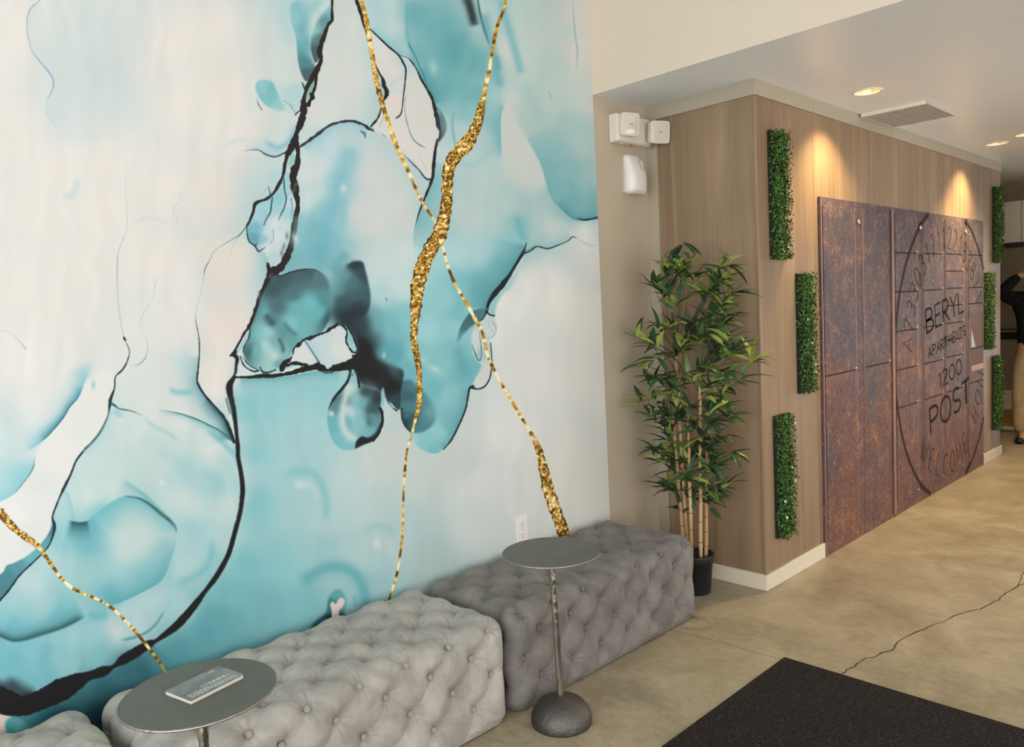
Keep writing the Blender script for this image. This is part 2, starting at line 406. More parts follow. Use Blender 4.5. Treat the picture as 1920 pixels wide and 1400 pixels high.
        sd = np.where(ins, D, -D); A = np.where(A > 0, A, 1.0)
        a = sst(sd / A * 0.5 + 0.5) * alpha
        if len(sm) == 1: comp(w, a, C3(sm[0][2]))
        else: comp(w, a, idw(WX[w] * 0.5 + X * 0.5, WY[w] * 0.5 + Y * 0.5, sm))
    # ------------------------------------------------ ground colour
    W_ = (225, 222, 218)
    B = []
    def g(*a):
        for q in a: B.append((q[0], q[1], q[2]))
    for x, y in ((30, 60), (20, 250), (60, 400), (10, 550), (330, 80), (350, 200), (300, 350), (200, 400), (300, 500), (150, 520), (100, 600), (-300, 200), (-300, 500), (-150, 0), (-200, 750), (400, 60), (420, 180), (440, 250), (100, 320), (200, 300), (230, 480)): g((x, y, W_))
    g((180, 60, (203, 214, 215)), (220, 180, (203, 214, 216)), (140, 220, (206, 215, 216)), (120, 100, (206, 215, 216)), (250, 100, (208, 215, 216)), (200, 130, (198, 211, 213)), (290, 120, (219, 219, 216)))
    g((400, 350, (222, 217, 212)), (420, 500, (225, 217, 211)), (420, 620, (227, 217, 211)), (395, 690, (226, 221, 216)), (410, 720, (226, 222, 217)), (40, 680, (231, 228, 224)), (60, 750, (224, 226, 224)), (20, 790, (205, 219, 221)), (110, 700, (222, 224, 222)), (250, 650, (219, 222, 219)), (310, 700, (212, 220, 219)), (350, 680, (196, 216, 219)), (300, 620, (221, 222, 219)), (345, 600, (222, 222, 219)), (20, 850, (200, 220, 223)), (30, 880, (165, 212, 219)), (10, 915, (185, 217, 222)), (70, 800, (222, 226, 225)), (60, 830, (205, 221, 224)), (-150, 900, (170, 213, 220)))
    g((200, -150, W_), (0, -200, W_), (420, -120, (214, 219, 218)), (540, -80, (170, 207, 213)), (580, -160, (150, 198, 206)), (650, -90, (206, 215, 214)), (760, -110, (150, 198, 206)), (840, -100, (110, 175, 184)), (900, -180, (130, 188, 196)), (1000, -120, (188, 208, 208)), (1090, -120, (212, 212, 208)))
    # lower left bulb
    g((250, 790, (206, 221, 220)), (330, 770, (216, 222, 219)), (290, 740, (215, 221, 219)), (330, 720, (213, 220, 219)), (300, 850, (194, 215, 214)), (370, 870, (172, 208, 211)), (400, 900, (165, 206, 209)), (390, 840, (212, 221, 218)), (350, 940, (200, 218, 216)), (430, 880, (190, 214, 215)), (425, 950, (196, 216, 215)), (230, 840, (197, 217, 217)), (190, 870, (200, 219, 218)), (160, 930, (205, 221, 220)), (205, 915, (202, 219, 218)), (130, 945, (180, 213, 217)))
    g((255, 1000, (195, 215, 213)), (235, 1020, (193, 214, 212)), (270, 960, (180, 210, 212)), (200, 970, (140, 198, 205)), (170, 1020, (120, 188, 198)), (200, 1060, (160, 204, 208)), (120, 1020, (150, 203, 210)), (110, 1060, (178, 212, 216)), (160, 1080, (160, 203, 208)), (270, 1070, (140, 197, 203)), (310, 1040, (165, 206, 209)), (60, 1100, (190, 216, 218)), (90, 1130, (180, 211, 214)), (40, 1140, (165, 208, 214)), (30, 1170, (125, 192, 202)), (120, 1150, (115, 183, 192)), (150, 1130, (150, 200, 206)), (200, 1120, (110, 180, 190)), (350, 1030, (170, 206, 209)), (360, 1000, (160, 204, 208)), (345, 1060, (180, 210, 211)), (410, 1000, (180, 211, 213)), (270, 1130, (172, 206, 209)), (230, 1150, (175, 207, 210)), (330, 1130, (165, 204, 208)), (215, 1175, (195, 213, 212)), (260, 1165, (178, 208, 210)), (180, 1200, (150, 200, 206)), (140, 1200, (160, 204, 208)), (110, 1220, (140, 197, 204)), (60, 1220, (130, 195, 204)), (20, 1230, (118, 186, 197)), (130, 1240, (145, 198, 205)), (190, 1235, (130, 190, 198)), (80, 1260, (120, 186, 195)))
    g((300, 1240, (72, 136, 143)), (250, 1260, (50, 105, 113)), (200, 1290, (40, 88, 96)), (150, 1312, (42, 96, 104)), (100, 1335, (30, 78, 86)), (180, 1330, (24, 60, 68)), (330, 1215, (84, 150, 158)), (370, 1175, (92, 160, 168)), (280, 1250, (44, 92, 100)), (40, 1365, (60, 125, 130)), (-200, 1340, (80, 140, 150)), (-300, 1000, (165, 208, 214)), (400, 1400, (60, 120, 128)), (100, 1500, (60, 120, 128)))
    # aqua field in the middle
    g((500, 750, (148, 202, 209)), (600, 740, (150, 202, 208)), (470, 850, (146, 202, 209)), (560, 800, (164, 207, 212)), (560, 870, (165, 208, 212)), (470, 760, (140, 198, 206)), (650, 900, (190, 214, 215)), (700, 870, (200, 214, 213)), (735, 850, (205, 214, 211)), (480, 950, (135, 196, 203)), (560, 950, (168, 207, 210)), (620, 960, (182, 211, 213)), (700, 950, (190, 211, 211)), (800, 900, (199, 212, 210)), (860, 870, (203, 212, 209)), (730, 790, (195, 213, 214)), (745, 820, (203, 213, 212)), (455, 1050, (128, 189, 196)), (520, 1050, (142, 197, 203)), (600, 1040, (158, 202, 206)), (680, 1050, (178, 208, 209)), (760, 1000, (182, 207, 208)), (800, 1050, (180, 203, 202)), (480, 1130, (118, 178, 185)), (560, 1120, (128, 187, 193)), (640, 1100, (150, 195, 199)), (700, 1090, (158, 198, 200)), (400, 1150, (98, 164, 172)), (420, 1210, (105, 166, 174)), (430, 1110, (118, 182, 190)), (600, 1200, (110, 172, 180)), (600, 1350, (90, 150, 160)), (900, 1200, (170, 190, 190)))
    # right hand white
    g((1000, 540, (227, 228, 225)), (1050, 560, (232, 230, 224)), (1000, 700, (225, 226, 222)), (1100, 700, (226, 223, 217)), (950, 800, (223, 226, 223)), (1050, 850, (221, 220, 214)), (1110, 900, (220, 217, 209)), (1130, 600, (232, 227, 221)), (900, 900, (219, 225, 222)), (900, 1000, (211, 220, 218)), (1000, 950, (217, 219, 214)), (1130, 1000, (218, 215, 207)), (930, 620, (224, 228, 226)), (960, 580, (227, 230, 226)), (1120, 480, (226, 225, 220)), (1090, 440, (222, 226, 222)))
    # upper middle
    g((650, 60, (206, 215, 214)), (660, 150, (209, 215, 214)), (640, 200, (208, 216, 215)), (600, 200, (212, 217, 215)), (640, 20, (203, 214, 214)), (630, 120, (208, 215, 213)))
    g((600, 300, (202, 218, 221)), (625, 260, (185, 212, 219)), (700, 320, (208, 214, 213)), (740, 380, (208, 214, 213)), (700, 420, (206, 214, 213)), (760, 420, (206, 213, 212)), (720, 500, (196, 210, 212)), (575, 310, (206, 218, 220)), (570, 380, (196, 216, 221)), (625, 340, (150, 198, 212)), (610, 400, (130, 189, 202)), (650, 300, (170, 206, 215)), (600, 440, (120, 184, 196)), (580, 450, (135, 190, 200)), (635, 420, (160, 201, 208)), (660, 400, (205, 214, 214)), (565, 470, (135, 190, 200)), (600, 480, (110, 176, 188)), (640, 470, (150, 195, 203)), (560, 490, (120, 178, 188)))
    g((720, 20, (168, 206, 212)), (745, 60, (190, 214, 216)), (735, 20, (184, 211, 214)), (790, 30, (112, 176, 185)), (830, 60, (108, 173, 182)), (860, 100, (95, 165, 175)), (800, 120, (122, 183, 191)), (758, 90, (172, 207, 211)), (840, 160, (110, 176, 184)), (890, 180, (112, 178, 186)), (870, 220, (135, 190, 197)), (820, 190, (122, 183, 191)), (790, 170, (118, 180, 189)), (905, 120, (105, 172, 181)), (930, 40, (180, 209, 211)), (920, 20, (178, 208, 211)), (970, 30, (186, 208, 208)), (1000, 100, (190, 208, 206)), (1050, 60, (192, 210, 209)), (1095, 30, (212, 212, 208)), (1097, 100, (214, 213, 209)), (950, 100, (205, 212, 210)), (1040, 180, (186, 205, 203)), (1100, 180, (200, 209, 206)), (960, 180, (198, 211, 210)), (930, 180, (165, 202, 207)), (925, 240, (140, 192, 199)), (1060, 240, (168, 199, 200)), (1100, 280, (178, 203, 203)), (1040, 290, (160, 195, 198)), (1070, 330, (150, 190, 194)), (1105, 340, (168, 198, 199)), (1105, 390, (125, 182, 188)), (1070, 380, (135, 186, 192)), (1000, 220, (178, 202, 201)), (985, 380, (172, 202, 204)), (950, 400, (180, 206, 207)), (900, 330, (184, 208, 210)), (900, 270, (175, 206, 210)), (870, 330, (187, 210, 211)), (880, 420, (192, 210, 210)), (920, 440, (180, 206, 208)), (935, 470, (150, 197, 202)), (850, 470, (168, 202, 207)), (975, 430, (130, 186, 193)), (1030, 425, (196, 210, 208)), (1000, 440, (178, 204, 205)), (860, 380, (190, 210, 211)), (850, 250, (175, 207, 211)), (840, 290, (196, 213, 214)), (820, 330, (188, 209, 211)), (815, 370, (175, 204, 209)), (800, 410, (165, 200, 206)), (870, 270, (185, 209, 211)), (990, 90, (190, 208, 207)), (1030, 120, (183, 204, 203)))
    MID = [(860, 540, (122, 184, 192)), (900, 540, (104, 172, 181)), (940, 500, (118, 180, 188)), (960, 470, (135, 188, 195)), (830, 560, (138, 192, 199)), (800, 480, (152, 197, 203)), (850, 470, (166, 202, 207)), (900, 470, (160, 199, 204)), (720, 500, (192, 208, 211)), (760, 480, (194, 210, 212)), (750, 545, (186, 208, 211)), (715, 560, (165, 200, 206)), (700, 600, (105, 160, 170)), (735, 610, (112, 177, 187)), (760, 600, (126, 186, 194)), (735, 660, (88, 158, 170)), (760, 690, (104, 170, 180)), (800, 620, (150, 198, 204)), (850, 620, (138, 192, 199)), (820, 690, (128, 186, 193)), (810, 720, (112, 177, 186)), (850, 740, (132, 187, 194)), (850, 790, (118, 178, 186)), (870, 700, (108, 172, 181)), (830, 810, (140, 194, 200)), (800, 830, (128, 188, 196)), (815, 845, (115, 180, 189)), (850, 650, (122, 183, 191)), (860, 590, (118, 180, 188)), (775, 830, (150, 198, 204)), (780, 660, (130, 186, 193)), (700, 520, (180, 204, 208)), (690, 630, (75, 120, 130)), (895, 620, (140, 190, 197))]
    MID = [(x, y, tuple(min(255, c * 1.05 + 2) for c in cc)) for x, y, cc in MID]
    B += [q for q in MID if q[1] < 600 and q[0] < 870] + [(740, 640, (95, 163, 174))]
    st = 5
    ys_, xs_ = np.arange(0, NZ, st), np.arange(0, NX, st)
    lo = idw(WX[::st, ::st], WY[::st, ::st], B, 1.7, 160.0)
    fx = np.clip((np.arange(NX)) / st, 0, len(xs_) - 1.001); fy = np.clip(np.arange(NZ) / st, 0, len(ys_) - 1.001)
    ix, iy = fx.astype(int), fy.astype(int); tx = (fx - ix)[None, :, None].astype(f32); ty = (fy - iy)[:, None, None].astype(f32)
    r0 = lo[iy][:, ix] * (1 - tx) + lo[iy][:, ix + 1] * tx; r1 = lo[iy + 1][:, ix] * (1 - tx) + lo[iy + 1][:, ix + 1] * tx
    IMG[:] = r0 * (1 - ty) + r1 * ty
    # faint vertical streaks of the ink
    stx = vnoise(PX + (nl - 0.5) * 30, PY * 0.12, 16, 21); IMG *= (1 + 0.03 * (stx - 0.5))[..., None]

    # ------------------------------------------------ left white field: faint veins
    VIO = C3((112, 150, 196))
    wash([(75, 0, 1), (55, 20), (50, 50), (57, 90), (75, 117), (92, 137), (100, 155), (95, 175), (87, 185), (87, 210), (107, 240)], -1, 50, C3((196, 211, 213)), 0.6, 0.05)
    line([(75, 0, 1.8), (55, 20, 1.8), (50, 50, 1.6), (57, 90, 1.3), (75, 117, 1.8), (92, 137, 2.4), (100, 155, 2.6), (95, 175, 1.8), (87, 190, 0.8), (87, 212, 0.8), (107, 240, 0.6)], VIO, 1.8, 0.3, 0.75)
    line([(237, 285, .6), (234, 340, .7), (238, 420, 1.0), (222, 470, 1.4), (219, 500, 1.8), (220, 550, 1.2), (225, 600, 1.2), (232, 635, 1.6)], TEAL, 1.6, .2, .65)
    line([(298, 518, .8), (291, 530, 1.4), (285, 560, 1.0), (270, 585, 1.2), (262, 603, 1.6)], AQ, 1.6, .2, .7)
    line([(260, 605, .6), (275, 640, .8), (274, 665, 1.8), (264, 680, 2.2), (250, 686, 1.0)], TEAL, 1.8, .2, .7)
    line([(0, 618, 1.0), (20, 626, 1.0), (36, 640, 1.6), (48, 654, 2.2)], C3((110, 160, 185)), 1.8, .2, .6)
    line([(50, 655, .7), (80, 664, .7), (110, 664, .6)], AQ, 2, .2, .35)
    soft([(145, 330), (143, 350), (132, 366), (110, 370)], 7, C3((190, 208, 216)), .6)
    line([(340, 360, 1), (336, 378, 1), (328, 385, 1.4), (324, 398, 1.2), (331, 410, 1.8), (330, 428, 1)], C3((150, 175, 190)), 1.6, .4, .5)
    soft([(245, 425), (270, 410), (300, 412), (320, 428)], 4, C3((200, 215, 215)), .6)
    # dark bead on vein
    # ------------------------------------------------ white band and lower left crack
    wash([(166, 690, .6), (158, 718), (146, 745), (130, 763), (117, 784), (92, 814), (76, 828), (45, 850, .4)], 1, 15, C3((104, 182, 198)), .75, .1)
    wash([(65, 855), (61, 878), (46, 901), (27, 924), (0, 940), (-60, 962), (-160, 985), (-280, 1010)], 1, 24, C3((128, 197, 209)), .7, .06)
    region([(160, 712), (146, 745), (130, 763), (117, 784), (92, 814), (68, 846), (63, 878), (47, 901), (28, 924), (0, 940), (-60, 962), (-160, 985), (-280, 1010, 8), (-330, 1060, 14), (-240, 1110, 8), (-120, 1110), (-50, 1095), (0, 1078), (12, 1060), (25, 1055), (50, 1042), (75, 1020), (92, 998), (97, 970), (110, 935), (133, 889), (142, 864), (158, 843), (176, 825), (192, 802), (203, 775), (206, 751), (214, 727), (215, 706, 6), (200, 690, 14), (180, 695, 14)],
           [(150, 780, (224, 228, 226)), (190, 760, (226, 227, 224)), (60, 950, (229, 230, 229)), (110, 860, (230, 230, 227)), (20, 1000, (231, 231, 230)), (60, 1010, (224, 228, 228)), (80, 900, (222, 227, 226)), (30, 960, (233, 233, 232))], 2.0)
    blob(166, 686, 14, 16, (140, 196, 208), .6); blob(184, 714, 4, 8, (120, 180, 196), .6)
    wash([(158, 718, .5), (146, 745), (130, 763), (117, 784), (92, 814), (72, 831, .5)], 1, 8, C3((52, 130, 152)), .8, .14, 1.4)
    line([(146, 745, .5), (130, 763, 2.0), (117, 784, 2.4), (92, 814, 1.6), (76, 828, .6)], DTEAL, 1.6, .2, .7)
    line([(65, 855, .5), (61, 878, 1.8), (46, 901, 1.5), (27, 924, 1.0)], DTEAL, 1.8, .2, .7)
    region([(98, 970), (103, 984), (100, 1003), (87, 1028), (59, 1056), (36, 1078), (18, 1104), (0, 1124), (-40, 1160), (-110, 1212), (-180, 1235, 4), (-130, 1170, 3), (-50, 1095), (0, 1076), (12, 1060), (25, 1055), (50, 1042), (75, 1020), (90, 1000), (97, 985)],
           [(98, 990, (70, 110, 122)), (85, 1018, (95, 160, 172)), (60, 1042, (110, 178, 190)), (30, 1065, (88, 150, 163)), (12, 1085, (75, 135, 148)), (0, 1105, (80, 130, 142)), (-30, 1120, (90, 150, 160))], 2.0)
    line([(235, 640, 1.4), (242, 658, 1.4), (238, 677, 2.4), (229, 693, 3), (216, 706, 2.2), (214, 727, 2.6), (206, 751, 6), (203, 775, 3.4), (192, 802, 4.4), (176, 825, 4.2), (158, 843, 4.2), (142, 864, 3.4), (132, 889, 3.2), (120, 913, 5), (110, 935, 3), (98, 968, 3), (102, 983, 5.5), (99, 1003, 3.4), (87, 1028, 2.4), (59, 1056, 2.6), (36, 1078, 3.2), (18, 1103, 3.6), (0, 1124, 3.6), (-40, 1165, 3), (-110, 1215, 2.4), (-200, 1250, 1.5)], NAVY, 1.8, .25)
    line([(232, 633, 4), (234, 637, 4)], NAVY, 1.5, 0)
    wash([(208, 757), (203, 775), (192, 802), (176, 825), (150, 850)], -1, 10, C3((150, 205, 213)), .6, .1)
    wash([(122, 915), (132, 940), (138, 965), (140, 985)], 1, 9, C3((130, 195, 205)), .55, .15)
    line([(207, 755, 4), (216, 761, 4), (224, 766, 2.6), (245, 770, 1.8), (265, 778, .8)], C3((30, 80, 92)), 1.8, .2, .9)
    soft([(265, 778), (287, 798), (316, 812), (340, 830)], 4, C3((150, 198, 204)), .55)
    soft([(212, 766), (222, 775), (224, 785)], 8, C3((140, 198, 210)), .6)
    # bulb interior
    soft([(312, 726), (328, 734), (345, 735), (365, 733)], 6, C3((130, 192, 203)), .75)
    wash([(290, 766, .2), (312, 770, .7), (340, 776), (369, 786), (394, 798), (413, 808), (432, 824)], 1, 7, C3((96, 170, 182)), .7, .1)
    line([(312, 770, .8), (340, 776, 1.8), (369, 786, 2.4), (394, 798, 2.6), (413, 808, 3), (433, 825, 3.4)], C3((38, 92, 104)), 2.0, .15, .85)
    soft([(380, 800), (405, 818), (425, 838), (441, 853), (446, 880)], 6, C3((125, 192, 203)), .75)
    soft([(285, 845), (320, 855), (350, 880), (385, 905)], 12, C3((165, 205, 207)), .55)
    soft([(405, 845), (425, 870), (440, 905), (446, 940)], 7, C3((170, 208, 211)), .6)
    blob(315, 898, 6, 5, (228, 232, 230), .7)
    soft([(370, 880), (400, 895), (410, 912), (395, 925)], 12, C3((150, 200, 205)), .5)
    wash([(220, 896, .4), (253, 916, .8), (277, 935), (300, 958), (318, 976)], 1, 9, C3((100, 176, 186)), .75, .2, 8)
    wash([(150, 985, .6), (180, 965, .8), (205, 946), (232, 932), (258, 934), (280, 945), (298, 960), (317, 975), (328, 988), (331, 1005)], 1, 26, C3((104, 182, 192)), .85, .1, 5)
    line([(235, 930, 1), (260, 934, 3), (280, 945, 5), (298, 960, 6.5), (317, 975, 6.5), (328, 988, 4), (330, 998, 1)], C3((44, 86, 92)), 4.5, .1, .9)
    wash([(331, 1000, .7), (326, 1025), (318, 1050), (309, 1075), (295, 1092), (270, 1106), (240, 1121), (212, 1131), (190, 1132, .4)], 1, 24, C3((86, 164, 174)), .85, .1, 3)
    blob(256, 1004, 44, 40, (196, 216, 214), .85)
    wash([(128, 975), (140, 978), (152, 979), (168, 976), (176, 970, .3)], 1, 34, C3((100, 178, 190)), .9, .05, 3)
    wash([(130, 977), (140, 979), (152, 980), (167, 977)], 1, 12, C3((45, 84, 90)), .95, .18, 2.5)
    wash([(0, 1190), (23, 1199), (46, 1197), (76, 1188), (110, 1177), (137, 1165), (160, 1152)], -1, 34, C3((104, 180, 192)), .85, .04, 5)
    wash([(-30, 1178), (0, 1190), (23, 1199), (46, 1197), (76, 1188), (110, 1177), (137, 1165), (160, 1152)], -1, 9, C3((52, 92, 98)), .95, .1, 6)
    soft([(160, 1150), (185, 1155), (205, 1150)], 10, C3((104, 178, 188)), .7)
    line([(222, 1200, 3), (244, 1196, 5), (270, 1187, 5), (287, 1174, 4.5), (300, 1157, 3.5), (308, 1140, 2)], C3((74, 146, 155)), 5, .1, .8, .12)
    soft([(313, 1101), (338, 1093), (364, 1080), (384, 1065), (394, 1046), (397, 1020), (390, 1000)], 8, C3((122, 190, 197)), .75)
    soft([(326, 1030), (318, 1060), (316, 1095), (316, 1130), (305, 1150)], 8, C3((140, 198, 205)), .5)
    blob(216, 1177, 12, 8, (206, 214, 210), .6, -.5); blob(320, 1020, 14, 30, (178, 208, 211), .6, .2); blob(290, 1125, 40, 14, (182, 210, 212), .6, -.5)
    soft([(75, 1255), (85, 1225), (95, 1200)], 12, C3((110, 178, 188)), .5)
    # ------------------------------------------------ dark pool bottom left
    region([(-150, 1245, 20), (-60, 1262, 18), (0, 1278, 14), (22, 1272, 12), (45, 1285, 14), (62, 1298, 12), (50, 1330, 6), (0, 1335, 4), (-60, 1330, 4)], [(0, 1300, (26, 26, 29)), (25, 1295, (70, 96, 108)), (40, 1310, (30, 34, 38)), (30, 1285, (48, 70, 80)), (-40, 1300, (26, 26, 29))], 10)
    region([(-60, 1325), (0, 1330), (25, 1342), (14, 1352), (10, 1362), (20, 1375, 6), (30, 1390), (-60, 1420)], [(0, 1350, (220, 202, 195)), (10, 1375, (205, 192, 188))], 3)
    region([(10, 1352), (22, 1342), (36, 1345), (55, 1358), (70, 1375), (60, 1395), (20, 1400), (12, 1375)], [(20, 1365, (70, 150, 150)), (35, 1365, (100, 165, 172)), (55, 1380, (70, 140, 145))], 4)
    wash([(290, 1203), (250, 1232), (212, 1256), (167, 1276), (115, 1312), (60, 1345), (40, 1352)], -1, 26, C3((48, 108, 118)), .5, .03, 2)
    line([(437, 664, 8), (444, 672, 7), (442, 686, 5), (441, 699, 5), (437, 709, 7), (430, 721, 12), (430, 735, 12), (434, 752, 9.5), (438, 772, 8.5), (441, 795, 7), (443, 815, 7), (445, 835, 8), (446, 858, 7.5), (451, 885, 8), (454, 912, 9), (453, 935, 8.5), (449, 962, 8), (440, 996, 8.5), (427, 1040, 9), (405, 1080, 10), (384, 1108, 8), (368, 1129, 12), (347, 1155, 15), (328, 1174, 14), (309, 1189, 11), (291, 1201, 7), (279, 1207, 15), (251, 1224, 19), (229, 1237, 17), (212, 1249, 7), (193, 1258, 20), (167, 1266, 17), (145, 1276, 31), (115, 1292, 42), (84, 1308, 38), (46, 1322, 36), (18, 1318, 46), (-5, 1308, 46), (-60, 1288, 50), (-130, 1262, 40), (-220, 1250, 26), (-320, 1262, 16), (-450, 1300, 8)], C3((22, 20, 23)), 3.6, .10)
    region([(424, 742, 2), (430, 765), (436, 795), (441, 827), (438, 820), (432, 795), (424, 768), (420, 752)], [(430, 780, (222, 222, 217))], 1.4)
    wash([(421, 742), (425, 760), (431, 780)], -1, 8, C3((70, 120, 124)), .8, .2)
    # pale vein becoming the bulb's dark edge
    wash([(373, 664, .4), (370, 689, .6), (369, 713, .8), (374, 726), (386, 744), (406, 766), (420, 783), (430, 805), (437, 825)], 1, 20, C3((84, 158, 172)), .85, .05)
    wash([(384, 742, .5), (406, 766), (420, 783), (430, 805), (437, 825)], 1, 9, C3((36, 66, 72)), .9, .12)
    line([(366, 600, 1.2), (370, 620, 1.4), (373, 640, 1.8), (373, 664, 2.4), (371, 689, 3), (369, 713, 3.6), (374, 726, 4), (386, 744, 4), (406, 766, 4), (420, 783, 5), (430, 805, 6), (438, 828, 6.5)], NAVY, 1.7, .25)
    # ------------------------------------------------ top petals and fish shaped stain
    region([(543, 10, 3), (545, 40), (553, 65), (556, 90), (558, 115), (563, 135), (570, 150), (577, 152), (585, 140), (590, 125), (584, 110, 3), (582, 80, 5), (580, 50, 8), (576, 20, 14), (560, 2, 12)], [(552, 30, (122, 184, 195)), (565, 70, (104, 172, 184)), (570, 110, (80, 132, 142)), (575, 137, (68, 98, 106)), (578, 60, (140, 196, 204)), (580, 100, (120, 184, 192)), (556, 60, (92, 160, 172))], 2)
    region([(621, 8, 4), (610, 20, 5), (600, 30, 6), (590, 50, 5), (583, 70, 3), (582, 90), (585, 105), (590, 118), (598, 110), (601, 90), (607, 70), (613, 50), (621, 40)], [(605, 40, (92, 146, 156)), (595, 70, (86, 118, 124)), (590, 97, (70, 92, 98)), (613, 28, (122, 184, 193)), (588, 60, (140, 196, 202)), (612, 50, (100, 150, 155))], 2)
    soft([(520, 0), (535, 30), (545, 60), (552, 90)], 22, C3((172, 207, 213)), .6)
    blob(575, 8, 30, 16, (140, 196, 204), .7); blob(600, 12, 8, 22, (205, 222, 222), .6, .7)
    soft([(480, 80), (473, 120), (470, 160), (475, 200), (500, 215)], 14, C3((206, 217, 216)), .5)
    region([(478, 158), (485, 151), (500, 150), (512, 156), (518, 170), (530, 195), (533, 206), (520, 207, 5), (502, 200), (488, 188), (480, 172)], [(490, 160, (140, 196, 205)), (505, 180, (126, 188, 198)), (520, 200, (150, 200, 206)), (495, 180, (130, 190, 200)), (512, 165, (118, 182, 192))], 2.5)
    region([(518, 160, 12), (540, 162, 12), (566, 155, 6), (566, 190, 5), (556, 205, 8), (535, 205, 12), (525, 185, 10)], [(545, 170, (168, 207, 213)), (555, 190, (172, 208, 213)), (530, 180, (175, 209, 214))], 8, .8)
    line([(491, 168, 1.4), (495, 172, 1.4), (498, 168, 1.2)], C3((190, 215, 220)), 2, 0, .8)
    line([(480, 185, 1), (484, 196, 2), (490, 206, 2)], C3((60, 90, 100)), 1.8, .5, .7)
    line([(530, 189, .9), (540, 194, 1), (548, 203, 1.2), (553, 214, 1)], C3((50, 70, 78)), 1.3, .2, .8)
    wash([(456, 284, .2), (482, 282, .8), (498, 290), (516, 294), (534, 287)], -1, 12, C3((150, 195, 212)), .65, .12)
    line([(456, 283, .6), (482, 281, 1.6), (498, 290, 2.6), (516, 294, 2.8), (534, 286, 3)], C3((28, 66, 90)), 1.8, .2, .9)
    soft([(488, 258), (504, 270), (521, 277), (541, 265), (552, 243), (556, 225)], 6, C3((126, 184, 204)), .7)
    soft([(415, 278), (440, 264), (470, 260)], 5, C3((192, 212, 219)), .5)
    line([(387, 298, .7), (392, 290, .9), (400, 285, .6)], AQ, 1.5, .2, .6)
    # ------------------------------------------------ wing between the cracks
    wash([(540, 300), (528, 330), (512, 355)], 1, 16, C3((175, 208, 218)), .6, .2)
    region([(536, 320), (530, 332), (522, 347), (512, 362), (498, 374), (485, 378), (477, 385), (474, 397), (467, 415), (462, 424), (463, 440), (467, 453), (477, 461), (484, 472), (494, 472, 3), (501, 484, 3), (506, 500), (520, 503), (530, 488), (540, 462), (546, 430), (551, 405), (553, 385), (549, 360), (545, 340), (542, 325)],
           [(490, 400, (150, 199, 212)), (478, 430, (120, 183, 198)), (474, 448, (96, 160, 175)), (500, 440, (196, 216, 222)), (515, 420, (208, 219, 221)), (520, 372, (140, 196, 208)), (503, 392, (160, 203, 214)), (537, 400, (165, 205, 214)), (520, 445, (215, 221, 222)), (498, 470, (212, 220, 221)), (515, 482, (182, 206, 216)), (531, 350, (160, 203, 212)), (542, 380, (190, 214, 219)), (510, 460, (200, 215, 222)), (530, 430, (195, 215, 221)), (482, 400, (170, 208, 217)), (493, 450, (135, 190, 203))], 1.6)
    for pts in ([(510, 369, 2.4), (508, 385, 2.4), (506, 398, 2.2), (498, 412, 1.8), (494, 422, 1.6)], [(531, 328, 2), (532, 345, 2.2), (533, 358, 2), (536, 372, 2), (532, 390, 2.2), (526, 402, 2), (521, 414, 1)], [(545, 372, 1.4), (547, 390, 1.2), (544, 410, .8)], [(511, 430, .8), (512, 445, 1), (506, 458, .8)], [(462, 424, 2), (463, 440, 2.4), (467, 453, 3), (477, 461, 3), (484, 471, 3), (490, 468, 2), (498, 463, 1)]):
        line(pts, C3((30, 62, 78)), 1.5, .2, .95)
    line([(478, 461, 3), (481, 456, 1.6)], NAVY, 1.5, .2, .7)
    # thin grey lines left of the wing
    line([(500, 352, 1.2), (488, 366, 1.2), (473, 378, 1), (455, 388, .8), (440, 391, .6)], C3((130, 165, 188)), 1.6, .2, .7)
    soft([(505, 340), (512, 330), (520, 315)], 8, C3((176, 207, 219)), .6)
    line([(507, 365, 4), (504, 356, 2.4), (503, 350, 2)], C3((45, 85, 110)), 1.6, .3, .9)
    line([(446, 443, 1.2), (438, 460, 1.2), (430, 478, 1), (425, 497, .6)], AQ, 1.6, .2, .7)
    line([(467, 415, 3), (462, 424, 3), (455, 433, 2.6), (448, 441, 2.2), (438, 447, 1.6), (424, 455, 1.2), (402, 470, 1), (393, 487, 1.2), (384, 503, 2), (381, 520, 1.2), (377, 545, 1), (368, 580, 1), (366, 600, 1.2)], C3((60, 110, 125)), 1.6, .2, .85)
    wash([(384, 503, .6), (377, 545), (368, 580), (366, 600)], 1, 7, C3((205, 219, 222)), .6, .2)
    # main crack, upper half
    region([(592, 142), (585, 152), (575, 168), (571, 190), (577, 186), (586, 170)], [(580, 170, (130, 182, 168)), (576, 185, (150, 195, 182))], 1.5)
    region([(571, 155), (579, 154), (571, 168), (567, 166)], [(572, 160, (160, 205, 210))], 1.4)
    line([(566, 155, 2), (569, 163, 2.4), (572, 172, 3)], INK, 1.4, .2)
    line([(593, 138, 4), (591, 155, 5), (588, 170, 5), (582, 186, 5), (577, 196, 8)], INK, 1.4, .3)
    line([(584, 178, 9), (585, 184, 9)], INK, 1.4, .2)
    line([(668, -320, 6), (650, -220, 8), (640, -120, 7), (624, -50, 5), (622, 20, 5), (622, 38, 6), (614, 48, 5.5), (608, 66, 8), (602, 82, 9), (598, 100, 10), (601, 113, 8), (595, 128, 10), (585, 146, 10), (576, 162, 7), (570, 180, 6), (568, 196, 10), (568, 212, 13), (562, 233, 12), (556, 249, 9), (550, 267, 13), (544, 281, 13), (538, 292, 9), (534, 306, 6), (531, 325, 5.5), (522, 347, 5.5), (512, 362, 5.5), (507, 367, 6), (497, 374, 5.5), (485, 378, 5.5), (477, 384, 6), (474, 397, 5), (467, 415, 4), (462, 424, 3)], C3((36, 30, 29)), 1.5, .32)
